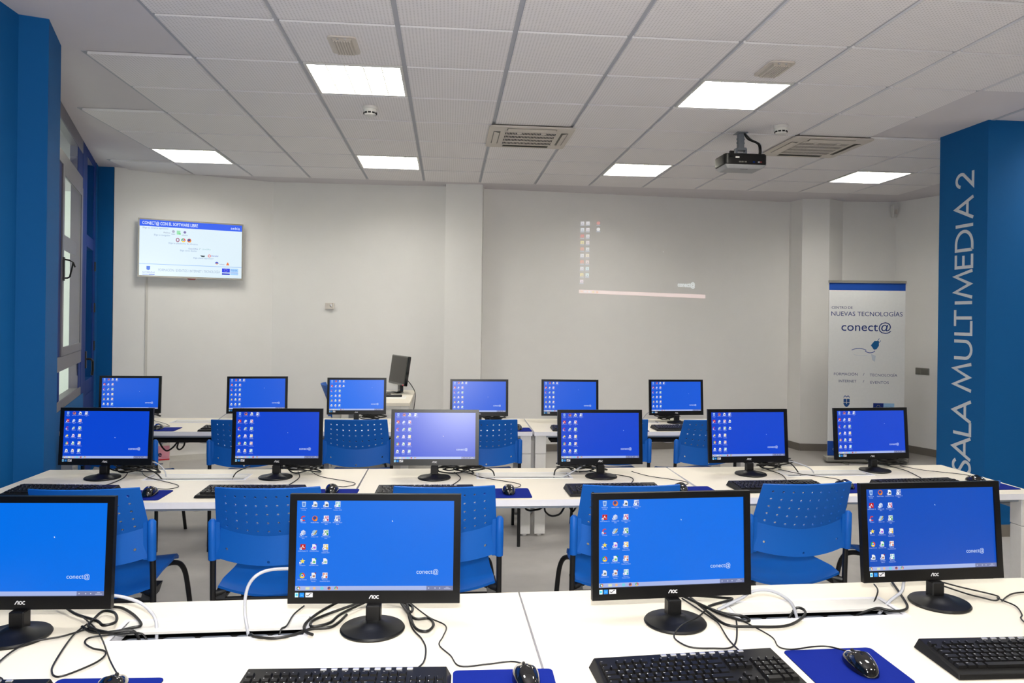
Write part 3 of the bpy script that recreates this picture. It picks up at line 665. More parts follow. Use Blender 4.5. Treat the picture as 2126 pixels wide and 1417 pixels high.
for t, u, v, w in (('FORMACIÓN', .075, .535, .31), ('/', .455, .535, .02), ('TECNOLOGÍA', .545, .538, .36), ('INTERNET', .14, .575, .23), ('/', .455, .575, .02), ('EVENTOS', .555, .58, .24)): cv.text(t, X(u), Y(v), .030, (74, 84, 128), w=bw*w); flush('printed_word')
cv.poly([(X(.205), Y(.67)), (X(.285), Y(.67)), (X(.285), Y(.70)), (X(.265), Y(.713)), (X(.245), Y(.718)), (X(.225), Y(.713)), (X(.205), Y(.70))], (36, 78, 140)); cv.stroke([(X(.205), Y(.662)), (X(.225), Y(.652)), (X(.245), Y(.66)), (X(.265), Y(.652)), (X(.285), Y(.662))], .008, (60, 90, 150)); cv.layer(); cv.stroke([(X(.245), Y(.67)), (X(.245), Y(.70))], .005, (226, 226, 224)); cv.stroke([(X(.205), Y(.69)), (X(.285), Y(.69))], .005, (226, 226, 224)); cv.z -= cv.dz
cv.text('ALCOBENDAS', X(.115), Y(.745), .026, (60, 66, 90), w=bw*.265); cv.rect(X(.11), Y(.764), X(.23), Y(.757), (140, 142, 156)); cv.rect(X(.24), Y(.764), X(.38), Y(.756), (74, 78, 100))
flush('town_crest')
cv.rect(X(.595), Y(.735), X(.73), Y(.692), (22, 46, 120)); cv.rect(X(.73), Y(.732), X(.87), Y(.692), (150, 190, 225)); cv.rect(X(.595), Y(.76), X(.73), Y(.742), (22, 46, 120)); cv.rect(X(.73), Y(.745), X(.87), Y(.737), (60, 90, 160)); cv.rect(X(.73), Y(.76), X(.87), Y(.75), (150, 190, 225)); cv.layer(); cv.text('FEDER', X(.745), Y(.722), .022, (80, 110, 160), w=bw*.11)
for k in range(12): a = k*math.pi/6; cv.rect(X(.6625)+.018*math.cos(a)-.002, Y(.7135)+.018*math.sin(a)-.002, X(.6625)+.018*math.cos(a)+.002, Y(.7135)+.018*math.sin(a)+.002, (200, 190, 90))
flush('funding_emblem')
cv.text('C/ Sa', X(.07), Y(.968), .028, (196, 206, 226))
flush('address_line')

# ------------------------------------------------------------------ projector under the ceiling
pj = empty('projector', (2.262, 5.50, CEIL)); tag(pj, 'black projector hanging from the ceiling on a grey bracket', 'projector')
zb = 2.775-CEIL
mb = MB(); mb.box(-0.045, 0.045, -0.045, 0.045, -0.018, -0.013); mb.box(-0.022, 0.022, -0.022, 0.022, -0.13, -0.018); mb.build('pole', M_grey, pj, bevel=0.002)
mb = MB(); mb.box(-0.035, 0.035, -0.03, 0.03, zb+0.095, zb+0.115); mb.box(-0.045, -0.03, -0.02, 0.02, zb+0.06, zb+0.11); mb.box(0.03, 0.045, -0.02, 0.02, zb+0.06, zb+0.11); mb.box(-0.028, 0.028, -0.028, 0.028, zb+0.05, zb+0.075)
for z in (-0.09, -0.06): mb.M = Matrix.Translation((0, 0, z)) @ Matrix.Rotation(math.pi/2, 4, 'Y'); mb.lathe([(0.006, -0.032), (0.006, 0.032)], 8); mb.M = Matrix()
mb.build('bracket', M_grey, pj)
mb = MB()
mb.rbox(-0.168, 0.168, -0.115, 0.115, zb-0.035, zb+0.05, 0.03, 5); mb.build('body', M_black, pj, smooth=40, bevel=0.008)
mb = MB(); mb.frustum((-0.135, 0.135, -0.085, 0.085), (-0.164, 0.164, -0.112, 0.112), zb-0.062, zb-0.034); mb.build('underside', M_projb, pj, bevel=0.004)
mb = MB(); mb.box(-0.03, 0.03, -0.075, -0.068, zb-0.0635, zb-0.060); mb.build('underside_label', M_black, pj)
mb = MB(); mb.box(-0.085, -0.055, -0.1175, -0.1145, zb+0.012, zb+0.024); mb.build('rating_label', M_legw, pj)
for x, cc in ((-0.05, M_plate), (-0.03, M_plate), (-0.005, M_plate), (0.06, M_bluef), (0.10, M_silver), (0.115, M_red)): mb = MB(); mb.box(x-0.008, x+0.008, -0.1175, -0.1145, zb-0.02, zb-0.010); mb.build('socket', cc, pj)
mb = MB(); mb.box(-0.135, -0.105, -0.135, -0.113, zb+0.02, zb+0.062); mb.build('rear_clip', M_black, pj)
mb = MB(); mb.M = Matrix.Translation((0.06, 0.115, zb)) @ Matrix.Rotation(-math.pi/2, 4, 'X'); mb.lathe([(0.035, 0), (0.035, 0.02), (0.028, 0.02), (0.024, 0.008)], 20); mb.build('lens', M_gloss, pj, smooth=40)
for dx, m_ in ((0, M_cable), (0.02, M_cable), (0.035, M_cablew)):
    mb = MB(); mb.tube(catmull([(0.02+dx*.3, -0.02, -0.02), (0.045+dx, -0.04, -0.07), (0.10+dx*.6, -0.09, zb+0.13), (0.105+dx*.6, -0.11, zb+0.07), (0.105+dx*.6, -0.10, zb+0.04)]), 0.006 if m_ is M_cable else 0.003, 6); mb.build('cable', m_, pj, smooth=60)
# ------------------------------------------------------------------ desks
TRAYW, TRAYD = 0.46, 0.115       # cable flap opening
def make_desk(flap):
    """local: origin on the floor under the middle of the far edge, desk reaches to -y"""
    r = empty('computer_desk'); L, Dp, T = 0.798, DPT, 0.028
    y_b, y_f = -0.13, -0.13-TRAYD      # opening, far and near side
    z1, z0 = DESK, DESK-T
    mb = MB(); mb.cur = 0
    hw = TRAYW/2
    for q in ((-L, L, y_b, 0), (-L, L, -Dp, y_f), (-L, -hw, y_f, y_b), (hw, L, y_f, y_b)):
        x0, x1, a, b = q
        mb.cur = 0; mb.add([(x0,a,z1),(x1,a,z1),(x1,b,z1),(x0,b,z1)], [(0,1,2,3)]); mb.add([(x0,a,z0),(x1,a,z0),(x1,b,z0),(x0,b,z0)], [(0,3,2,1)])
    mb.cur = 1
    for a, b in (((-L,-Dp),(L,-Dp)), ((L,-Dp),(L,0)), ((L,0),(-L,0)), ((-L,0),(-L,-Dp)), ((-hw,y_f),(-hw,y_b)), ((-hw,y_b),(hw,y_b)), ((hw,y_b),(hw,y_f)), ((hw,y_f),(-hw,y_f))):
        mb.add([(*a,z0),(*b,z0),(*b,z1),(*a,z1)], [(0,1,2,3)])
    bm = mb.build('desktop', [M_white, M_edge], r)
    # cable flap: rim, lid, trough with sockets
    rim = MB(); w = 0.012
    rim.box(-hw-w, hw+w, y_b, y_b+w, z1-0.002, z1+0.002); rim.box(-hw-w, hw+w, y_f-w, y_f, z1-0.002, z1+0.002); rim.box(-hw-w, -hw, y_f, y_b, z1-0.002, z1+0.002); rim.box(hw, hw+w, y_f, y_b, z1-0.002, z1+0.002)
    fl_ = rim.build('cable_flap', M_edge, r)
    lid = MB(); lid.M = Matrix.Translation((0, y_b, z1)) @ Matrix.Rotation(math.radians(3 if flap else 0), 4, 'X')
    lid.box(-hw+0.004, hw-0.004, -TRAYD+0.052, -0.002, -0.004, 0.002); lid.build('flap_lid', M_legw, fl_)
    tr_ = MB(); tr_.box(-0.62, 0.62, y_f-0.02, y_f-0.016, 0.60, z0); tr_.box(-0.62, 0.62, y_b+0.016, y_b+0.02, 0.60, z0); tr_.box(-0.62, 0.62, y_f-0.016, y_b+0.016, 0.596, 0.60)
    trough = tr_.build('cable_trough', M_dark, r)
    for k in range(5): q = MB(); x = -0.18+0.09*k; q.rbox(x-0.04, x+0.04, y_f+0.034, y_f+0.08, 0.60, 0.712, 0.012); q.build('socket_block', M_sock, trough)
    for k in range(7): q = MB(); x = -0.48+0.16*k; q.M = Matrix.Translation((x, (y_f+y_b)/2, 0.60)); q.lathe([(0.055, 0.0), (0.05, -0.012), (0.03, -0.02)], 14); q.build('cable_cup', M_legw, trough, smooth=50)
    # steel frame and legs
    fb = MB(); fb.box(-L+0.08, L-0.08, -Dp+0.03, -Dp+0.06, z0-0.016, z0-0.004); fb.build('frame_beam', M_steel, r)
    fb = MB(); fb.box(-L+0.08, L-0.08, -0.06, -0.03, z0-0.03, z0-0.002); fb.build('frame_beam', M_steel, r)
    for sx in (-1, 1):
        fb = MB(); x = sx*(L-0.05); fb.box(x-0.014, x+0.014, -Dp+0.08, -0.08, z0-0.06, z0-0.002); fb.build('frame_beam', M_steel, r)
        for yy in (-Dp+0.012, -0.012-0.07):
            x0 = sx*L - (0.084 if sx > 0 else -0.008); lg = MB(); lg.box(x0, x0+0.076, yy, yy+0.07, 0.016, z0-0.13); lego = lg.build('leg', M_legw, r, bevel=0.002)
            cp = MB(); cp.box(x0-0.001, x0+0.077, yy-0.001, yy+0.071, z0-0.128, z0); cp.build('leg_bracket', M_legw, lego, bevel=0.002)
            ft = MB(); ft.lathe([(0.018, 0), (0.018, 0.016)], 12, (x0+0.038, yy+0.035, 0)); ft.build('glide', M_legw, lego)
    return r
DPT = 0.68
deskA = make_desk(True)
desk_specs = [('front', 'left', (-1.383, 2.078), (0.2165, 2.108)), ('front', 'middle', (0.2180, 2.108), (1.817, 2.142)), ('front', 'right', (1.8185, 2.142), (3.418, 2.176)),
              ('middle', 'left', (-2.005, 3.888), (-0.405, 3.869)), ('middle', 'middle', (-0.4035, 3.869), (1.1965, 3.862)), ('middle', 'right', (1.198, 3.862), (2.798, 3.890)),
              ('back', 'left', (-2.586, 5.825), (-0.986, 5.80)), ('back', 'middle', (-0.983, 5.80), (0.617, 5.785)), ('back', 'right', (0.621, 5.785), (2.221, 5.785))]
for k, (row, pos, a, b) in enumerate(desk_specs):
    o = deskA if k == 0 else copy_tree(deskA)
    o.location = ((a[0]+b[0])/2, (a[1]+b[1])/2, 0); o.rotation_euler = (0, 0, math.atan2(b[1]-a[1], b[0]-a[0]))
    tag(o, f'white computer desk with cable flap, {pos} one of the {row} row', 'desk', 'white computer desks')

# teacher's desk at the back wall
td = empty('teacher_desk', (-0.68, 7.22, 0)); tag(td, 'white desk standing lengthways at the back wall behind the back row', 'desk')
mb = MB(); mb.box(-0.35, 0.35, -0.585, 0.585, 0.737, 0.765); mb.build('desktop', M_white, td, bevel=0.002)
mb = MB(); mb.box(0.30, 0.32, -0.52, 0.52, 0.25, 0.737); mb.build('modesty_panel', M_legw, td)
for x in (-0.34, 0.27):
    for y in (-0.575, 0.505): mb = MB(); mb.box(x, x+0.07, y, y+0.07, 0, 0.737); mb.build('leg', M_legw, td, bevel=0.002)

# ------------------------------------------------------------------ chairs
def make_chair():
    """local: origin on the floor under the backrest, sitter faces +y"""
    r = empty('visitor_chair')
    ncx, nlow, nup = 11, 4, 6
    zlow0, zarc, ztop = 0.552, 0.668, 0.872
    def surf(u, v):      # u -1..1, v: 0..1 lower zone, 1..2 upper zone
        zb = zlow0 + 0.027*u*u; za = zarc + 0.034*u*u; zt = ztop - 0.004*u*u
        hw = 0.212 - 0.012*max(0, v-1)
        z = zb+(za-zb)*v if v <= 1 else za+(zt-za)*(v-1)
        y = -0.035*(1-u*u) + 0.02
        if v > 1: y -= (z-za)*0.40
        else: y -= (za-z)*0.06
        return (u*hw, y, z)
    us = [-1]+[-0.885+1.77*k/9 for k in range(10)]+[1]
    vs_ = [k/nlow for k in range(nlow)]+[1+k/5.45 for k in range(6)]+[2]
    me_v = []; me_f = []; idx = {}
    def vert(a, b):     # half-step indices
        if (a, b) not in idx:
            u = us[a//2] if a % 2 == 0 else (us[a//2]+us[a//2+1])/2
            w = vs_[b//2] if b % 2 == 0 else (vs_[b//2]+vs_[b//2+1])/2
            idx[(a, b)] = len(me_v); me_v.append(surf(u, w))
        return idx[(a, b)]
    for i in range(len(us)-1):
        for j in range(len(vs_)-1):
            a, b = 2*i, 2*j
            hole = (1 <= i <= 9 and nlow <= j <= nlow+4) or (j == 1 and i in (1, 9)) or (j == 0 and i == 5)
            if not hole:
                for da in (0, 1):
                    for db in (0, 1): me_f.append((vert(a+da, b+db), vert(a+da+1, b+db), vert(a+da+1, b+db+1), vert(a+da, b+db+1)))
            else:
                ring = [vert(a+x, b+y) for x, y in ((0,0),(1,0),(2,0),(2,1),(2,2),(1,2),(0,2),(0,1))]
                uc = (us[i]+us[i+1])/2; vc = (vs_[j]+vs_[j+1])/2; c0 = Vector(surf(uc, vc)); du = Vector(surf(uc+.01, vc))-c0; dv = Vector(surf(uc, min(vc+.01, 2)))-c0
                du.normalize(); dv.normalize(); inner = []
                for k in range(8):
                    t = math.radians(225+45*k); inner.append(len(me_v)); me_v.append(tuple(c0+du*(0.0057*math.cos(t))+dv*(0.0057*math.sin(t))))
                for k in range(8): me_f.append((ring[k], ring[(k+1) % 8], inner[(k+1) % 8], inner[k]))
    me = bpy.data.meshes.new('backrest'); me.from_pydata(me_v, [], me_f); me.materials.append(M_chair); me.update()
    link('backrest', solidify(me, 0.007, 13), r)
    def seat(u, v):
        x = -1+2*u; y = 0.045+0.425*v
        z = 0.462 - 0.042*(1-x*x)*max(0, 1-v*2.2) - 0.010*(1-x*x)*(1 if v > .3 else v/.3)
        if v > .82: z -= 0.030*((v-.82)/.18)**2
        if v < .12: z -= 0.012*((.12-v)/.12)
        hw = 0.212 - 0.012*min(1, v/.4) - 0.015*max(0, v-.7)/.3
        return (x*hw, y, z)
    sm = MB(); sm.grid(seat, 16, 18); smm = sm.mesh('seat', M_chair); link('seat', solidify(smm, 0.012, 50), r)
    for s in (-1, 1):
        x = s*0.227
        mb = MB(); mb.tube(catmull([(x, 0.03, 0.0), (x, 0.035, 0.22), (x, 0.03, 0.45), (x*.995, 0.022, 0.60), (x*.993, 0.017, 0.71)]), 0.0115, 10); mb.build('leg', M_tube, r, smooth=50)
        mb = MB(); mb.tube(catmull([(x*.97, 0.035, 0.425), (x*.68, 0.10, 0.432), (x*.66, 0.30, 0.437), (x*.82, 0.395, 0.432), (x*.94, 0.44, 0.395), (x*1.0, 0.47, 0.29), (x*1.03, 0.55, 0.0)]), 0.0115, 10); mb.build('leg', M_tube, r, smooth=50)
        mb = MB(); mb.M = Matrix.Translation((x*.993, 0.016, 0.565)) @ Matrix.Rotation(math.radians(2.5), 4, 'X')
        mb.lathe([(0.010, 0), (0.0165, 0.003), (0.017, 0.08), (0.0165, 0.155), (0.008, 0.165)], 14); mb.box(-s*0.0-0.004 if s < 0 else -0.030, 0.030 if s < 0 else 0.004, -0.006, 0.010, 0.005, 0.155); mb.build('sleeve', M_chair, r, smooth=50)
    mb = MB(); mb.tube([(-0.227, 0.05, 0.398), (0.227, 0.05, 0.398)], 0.010, 8); mb.build('crossbar', M_tube, r, smooth=50)
    mb = MB(); mb.tube([(-0.15, 0.28, 0.430), (0.15, 0.28, 0.430)], 0.010, 8); mb.build('crossbar', M_tube, r, smooth=50)
    for s in (-1, 1): mb = MB(); x = s*0.2; mb.frustum((x-.02, x+.02, 0.03, 0.12), (x-.02, x+.02, 0.05, 0.16), 0.405, 0.435); mb.build('seat_bracket', M_tube, r)
    return r
chair0 = make_chair()
chairs = [(-1.375, 2.96, 2, 'blue perforated chair behind the leftmost front monitor'), (-0.69, 2.96, 0, 'blue perforated chair mostly hidden by the front monitor left of centre, its left side showing'),
          (-0.003, 2.955, 0, 'blue perforated chair whose right half shows beside the front monitor left of centre'), (0.755, 2.95, -1, 'blue perforated chair half hidden by the front monitor right of centre'),
          (1.502, 2.96, 4.5, 'fully visible blue perforated chair between the two right-hand front monitors'), (2.17, 2.96, 3, 'blue perforated chair whose top edge shows above the rightmost front monitor'),
          (-2.09, 4.86, 0, 'blue chair almost wholly hidden behind the leftmost middle-row monitor'), (-1.30, 4.86, 2, 'blue perforated chair behind the second middle-row monitor from the left'),
          (-0.585, 4.86, 0, 'blue perforated chair seen square-on between second and third middle-row monitors'), (0.27, 4.86, 0, 'blue perforated chair at the right edge of the glaring middle-row monitor'),
          (1.16, 4.87, -2, 'blue chair behind the fourth middle-row monitor, only its right sleeve showing'), (1.79, 4.86, 8, 'blue perforated chair to the left of the fifth middle-row monitor')]
for k, (x, y, a, lab) in enumerate(chairs):
    o = chair0 if k == 0 else copy_tree(chair0)
    o.location = (x, y, 0); o.rotation_euler = (0, 0, math.radians(a)); tag(o, lab, 'chair', 'blue perforated chairs')
o = copy_tree(chair0); o.location = (-1.15, 7.38, 0); o.rotation_euler = (0, 0, math.radians(-80)); tag(o, 'blue chair at the desk by the back wall, seen from the side behind a monitor', 'chair', 'blue perforated chairs')
# ------------------------------------------------------------------ monitors
PW, PH = 0.440, 0.2774          # panel outline
SW, SH = 0.4045, 0.2291          # lit picture
def screen_mesh(name, blue, layout):
    cv = Canvas(0.00012)
    X = lambda u: -SW/2+SW*u
    Y = lambda v: SH/2-SH*v
    cv.rect(X(0), Y(1), X(1), Y(0), blue); cv.layer()
    cv.rect(X(0), Y(1), X(.83), Y(.952), (168, 184, 232)); cv.rect(X(.83), Y(1), X(1), Y(.952), (120, 128, 170)); cv.layer()
    s = 0.0148
    ic_ring(cv, X(.02), Y(.976), .0095, [(60, 150, 90), (60, 110, 200), (220, 180, 60), (210, 90, 60)], (230, 240, 250))
    cv.rect(X(.065), Y(.99), X(.09), Y(.964), (220, 226, 190)); cv.disc(X(.12), Y(.976), .0035, (235, 190, 150)); cv.disc(X(.168), Y(.976), .0045, (120, 210, 230)); ic_fox(cv, X(.213), Y(.976), .009); ic_chrome(cv, X(.258), Y(.976), .009)
    for u in (.845, .885, .915): cv.rect(X(u)-.0012, Y(.984), X(u)+.0012, Y(.97), (210, 215, 235))
    cv.rect(X(.953), Y(.972), X(.972), Y(.965), (190, 196, 222)); cv.rect(X(.942), Y(.988), X(.984), Y(.981), (190, 196, 222))
    cv.text('conect@', X(.765), Y(.818), .0118, (214, 228, 248), w=SW*.14)
    for cc, rr, fn, args, lab in layout:
        x = X(.042+.0715*cc); y = Y(.045+.158*rr); fn(cv, x, y, s, *args)
        for n, t in enumerate(lab.split('|') if lab else ()): cv.text(t, x, y-s*.5-.0042-.0042*n, .0026, (200, 215, 240), align='c')
    return cv.mesh(name, M_screen, lambda x, y, z: (x, -z, y))
g = (120, 125, 135)
common = [(0, 0, ic_bin, (), 'Papelera de|reciclaje')]
L_a = common + [(1,0,ic_page,(g,),'LibreOffice 4.0'),(2,0,ic_page,((90,95,105),),'LibreOffice Writer'),(3,0,ic_box,('P',(60,180,190)),'Microsoft|Publisher 2010'),
     (0,1,ic_c,(),'CCleaner'),(1,1,ic_fox,(),'Mozilla Firefox'),(2,1,ic_box,('A',(190,30,110)),'Microsoft Access|2010'),(3,1,ic_box,('W',(40,80,190)),'Microsoft Word|2010'),
     (0,2,ic_cube,(),'NetBeans IDE|2012'),(1,2,ic_pen,(),'Scribus 1.4.0'),(2,2,ic_box,('X',(50,150,70)),'Microsoft Excel|2010'),
     (0,3,ic_red,(),'Adobe Reader XI'),(1,3,ic_page,((180,90,220),(110,40,190)),'LibreOffice Base'),(2,3,ic_box,('O',(226,180,50)),'Microsoft|Outlook 2010'),
     (0,4,ic_star,(),'Compartir'),(1,4,ic_page,((90,190,110),(40,160,70)),'LibreOffice Calc'),(2,4,ic_page,((150,190,160),),''),
     (0,5,ic_chrome,(),'Google Chrome'),(1,5,ic_page,((170,120,110),(160,40,40)),'LibreOffice|Impress'),(2,5,ic_box,('P',(200,80,50)),'Microsoft|PowerPoint 2010')]
L_b = common + [(1,0,ic_fox,(),'Mozilla Firefox'),(2,0,ic_page,((90,95,105),),'LibreOffice Writer'),(3,0,ic_box,('W',(40,80,190)),'Microsoft Word|2010'),
     (0,1,ic_red,(),'Adobe Reader XI'),(1,1,ic_cube,(),'NetBeans IDE|2012'),(2,1,ic_box,('A',(190,30,110)),'Microsoft Access|2010'),
     (0,2,ic_c,(),'CCleaner'),(1,2,ic_pen,(),'Scribus 1.4.0'),(2,2,ic_box,('X',(50,150,70)),'Microsoft Excel|2010'),
     (0,3,ic_star,(),'Compartir'),(1,3,ic_page,((180,90,220),(110,40,190)),'LibreOffice Base'),(2,3,ic_box,('O',(226,180,50)),'Microsoft|Outlook 2010'),
     (0,4,ic_chrome,(),'Google Chrome'),(1,4,ic_page,((90,190,110),(40,160,70)),'LibreOffice Calc'),(2,4,ic_box,('P',(200,80,50)),'Microsoft|PowerPoint 2010'),
     (0,5,ic_page,(g,),'LibreOffice 4.0'),(1,5,ic_page,((170,120,110),(160,40,40)),'LibreOffice|Impress'),(2,5,ic_box,('P',(60,180,190)),'Microsoft|Publisher 2010')]
L_c = L_b + [(3,1,ic_page,(g,),'')]
L_d = L_c + [(3,2,ic_page,(g,),'')]
B1, B2 = (0, 111, 232), (6, 68, 206)
scr = {'a': screen_mesh('screen_a', B1, L_a), 'b1': screen_mesh('screen_b', B1, L_b), 'b': screen_mesh('screen_c', B2, L_b), 'c': screen_mesh('screen_d', (16, 108, 234), L_c), 'd': screen_mesh('screen_e', B2, L_d), 'b3': screen_mesh('screen_f', (12, 88, 216), L_b), 'b4': screen_mesh('screen_g', (6, 78, 190), L_b)}
cv = Canvas(); cv.poly([(0, 0), (0, -.0042), (.001, -.0032), (.0018, -.0047), (.0024, -.0044), (.0017, -.003), (.003, -.003)], (240, 244, 250)); ptr_me = cv.mesh('pointer', M_screen, lambda x, y, z: (x, -z, y))
# shared meshes in panel space: origin bottom middle of the front face, +z up the panel, +y to the back
mb = MB(); lft = (PW-SW)/2; bot = 0.032; top = PH-bot-SH
mb.box(-PW/2, PW/2, 0, 0.016, 0, bot); mb.box(-PW/2, PW/2, 0, 0.016, PH-top, PH); mb.box(-PW/2, -PW/2+lft, 0, 0.016, bot, PH-top); mb.box(PW/2-lft, PW/2, 0, 0.016, bot, PH-top)
bez_me = mb.mesh('bezel', M_brush)
mb = MB(); mb.M = Matrix.Rotation(math.radians(-90), 4, 'X')
mb.frustum((-PW/2+.002, PW/2-.002, -PH+.002, -0.002), (-PW/2+.05, PW/2-.05, -PH+.04, -0.04), 0.014, 0.048); back_me = mb.mesh('back_housing', M_black)
cv = Canvas(0.0002); cv.stroke([(-.0125, 0), (-.0075, .0082), (-.0045, .0082), (-.0045, 0)], .0022, (205, 205, 208)); cv.stroke(arc(.0012, .0041, .0034, .0036, 0, 360, 14), .0021, (205, 205, 208)); cv.stroke(arc(.0098, .0041, .0036, .0036, 55, 305, 12), .0021, (205, 205, 208)); logo_me = cv.mesh('brand_logo', M_print, lambda x, y, z: (x, -0.0005-z, y+0.0125))
def sticker(c0, draw):
    cv = Canvas(0.0002); draw(cv); return cv.mesh('sticker', M_print, lambda x, y, z: (x, -0.0006-z, y))
def st1(c): c.rect(0, 0, .0085, .0115, (170, 215, 240)); c.layer(); c.rect(.0015, .003, .007, .009, (60, 160, 215))
def st2(c): c.rect(0, 0, .0115, .0115, (20, 110, 190)); c.layer(); c.rect(.003, .005, .009, .0062, (120, 180, 225))
def st3(c): c.rect(0, 0, .0185, .0115, (206, 206, 210)); c.layer(); c.stroke([(.002, .006), (.006, .003), (.012, .009), (.016, .0095)], .0022, (70, 72, 80))
st_me = [sticker(0, st1), sticker(0, st2), sticker(0, st3)]
mb = MB(); mb.box(-0.0185, 0.0185, 0.002, 0.034, 0.008, 0.0592); mb.box(-0.0185, 0.0185, 0.034, 0.062, 0.052, 0.14); neck_me = mb.mesh('neck', M_black, bevel=0.003)
mb = MB(); mb.lathe([(0.080, 0.0), (0.082, 0.004), (0.079, 0.008), (0.055, 0.011), (0.034, 0.016), (0.024, 0.022)], 40, sy=0.95); base_me = mb.mesh('base', M_black, smooth=35)
def monitor(x, y, a, tilt, sc, ptr, label, group='classroom monitors'):
    x *= 0.9855; y *= 0.9855
    r = empty('monitor', (x+math.sin(math.radians(a))*0.018, y-math.cos(math.radians(a))*0.018, DESK), math.radians(a)); tag(r, label, 'monitor', group)
    link('base', base_me, r); link('neck', neck_me, r)
    Mp = Matrix.Translation((0, 0.018, 0.0595)) @ Matrix.Rotation(math.radians(-tilt), 4, 'X')
    bz_ = link('bezel', bez_me, r, Mp); link('back_housing', back_me, r, Mp); link('brand_logo', logo_me, bz_)
    for k, dx in enumerate((0, .0115, .0265)): link('sticker', st_me[k], bz_, Matrix.Translation((-PW/2+lft+.001+dx, 0, 0.0165)))
    so = link('screen', scr[sc], r, Mp @ Matrix.Translation((0, 0.0045, bot+SH/2)))
    if ptr: link('pointer', ptr_me, so, Matrix.Translation((-SW/2+SW*ptr[0], -0.0008, SH/2-SH*ptr[1])))
    return r
mons = [(-1.063, 1.932, -2.5, 3.2, 'b1', (.68, .36), 'monitor cut off by the left picture edge, front row'), (-0.182, 1.922, -2.7, 3.1, 'a', (.604, .22), 'black monitor with blue desktop, front row left of centre, four full icon columns'),
        (0.616, 1.917, 2.8, 2.9, 'b1', (.56, .24), 'black monitor with blue desktop, front row right of centre'), (1.426, 2.003, 2.6, 4.9, 'b4', (.53, .2), 'black monitor with blue desktop, rightmost of the front row'),
        (-1.679, 3.758, -1.7, 3.8, 'b', (.60, .55), 'black monitor with blue desktop, leftmost of the middle row'), (-0.845, 3.741, -1.2, 2.7, 'b', (.62, .44), 'black monitor with blue desktop, second from left in the middle row'),
        (-0.056, 3.705, -1.1, 7.5, 'b', (.6, .5), 'monitor with pale glare over its screen, third from left in the middle row'), (0.798, 3.707, 0.6, 4.8, 'b', (.8, .38), 'black monitor with blue desktop, fourth from left in the middle row'),
        (1.609, 3.743, 2.6, 5.2, 'd', (.75, .5), 'black monitor with blue desktop, fifth from left in the middle row'), (2.344, 3.815, 4.4, 4.9, 'b', (.7, .3), 'black monitor with blue desktop in front of the banner, rightmost of the middle row'),
        (-2.383, 5.724, 0.7, 2.8, 'b3', (.66, .42), 'small-looking monitor beside the window, leftmost of the back row'), (-1.447, 5.728, 4.9, 4.1, 'b3', (.62, .3), 'small-looking monitor, second from left in the back row'),
        (-0.687, 5.663, 1.5, 4.1, 'c', (.78, .25), 'small-looking monitor before the desk by the wall, third from left in the back row'), (0.251, 5.573, 0.4, 4.4, 'b3', (.66, .5), 'small-looking monitor, fourth from left in the back row'),
        (0.959, 5.593, -1.7, 4.7, 'b3', (.66, .26), 'small-looking monitor, fifth from left in the back row'), (1.824, 5.642, 2.7, 4.4, 'b3', (.75, .4), 'small-looking monitor, rightmost of the back row')]
for q in mons: monitor(*q)

# switched-off monitor on the teacher's desk
tm = empty('monitor', (-0.50, 7.55, 0.765), math.radians(-66)); tag(tm, 'switched-off dark monitor seen edge-on, on the desk by the back wall', 'monitor')
mb = MB(); mb.lathe([(0.105, 0), (0.108, 0.006), (0.10, 0.011), (0.03, 0.018)], 32, (0, -0.03, 0), 0.8); mb.build('base', M_gloss, tm, smooth=35)
mb = MB(); mb.box(-0.035, 0.035, 0.01, 0.05, 0.008, 0.17); mb.build('neck', M_gloss, tm, bevel=0.006)
MT = Matrix.Translation((0, -0.02, 0.085)) @ Matrix.Rotation(math.radians(-8), 4, 'X')
mb = MB(); mb.box(-0.235, 0.235, 0, 0.035, 0, 0.30); mb.build('housing', M_gloss, tm, bevel=0.006, M=MT)
mb = MB(); mb.box(-0.218, 0.218, -0.002, 0.002, 0.022, 0.288); mb.build('screen', M_offscr, tm, M=MT)
mb = MB(); mb.box(0.195, 0.205, -0.003, 0.0, 0.006, 0.014); mb.build('power_light', mat('red_led', (220, 30, 30), 0.4, emit=(255, 40, 40), estr=1.0), tm, M=MT)
mb = MB(); mb.tube(catmull([(-0.40, 7.47, 0.90), (-0.36, 7.42, 0.86), (-0.315, 7.30, 0.80), (-0.305, 7.15, 0.74), (-0.312, 6.95, 0.64), (-0.318, 6.85, 0.56)]), 0.004, 6); tag(mb.build('monitor_cable', M_cable, smooth=60), 'black cable hanging over the side of the desk by the back wall', 'cable')
mb = MB(); mb.box(-0.60, -0.39, 6.98, 7.20, 0.7652, 0.7668); tag(mb.build('paper_sheet', M_paper), 'white sheet of paper on the desk by the back wall', 'paper')
pen = empty('remote_control', (-0.53, 7.13, 0.7668), math.radians(4)); mb = MB(); mb.rbox(-0.10, 0.10, -0.022, 0.022, 0, 0.022, 0.012); mb.build('body', M_black, pen, bevel=0.004, smooth=40)
for k in range(4): mb = MB(); mb.box(-0.07+0.03*k, -0.055+0.03*k, -0.008, 0.008, 0.021, 0.024); mb.build('button', M_plate, pen)
tag(pen, 'long black remote control lying on the paper sheet', 'remote control')
mb = MB()
for dx in (0, 0.05): mb.tube(catmull([(-0.68, 7.30+dx, 0.769), (-0.62, 7.36+dx, 0.769), (-0.565, 7.33+dx, 0.769), (-0.555, 7.27+dx, 0.769), (-0.60, 7.24+dx, 0.769)]), 0.003, 6)
tag(mb.build('loose_wire', M_cable, smooth=60), 'thin looped wire lying in front of the switched-off monitor', 'cable')

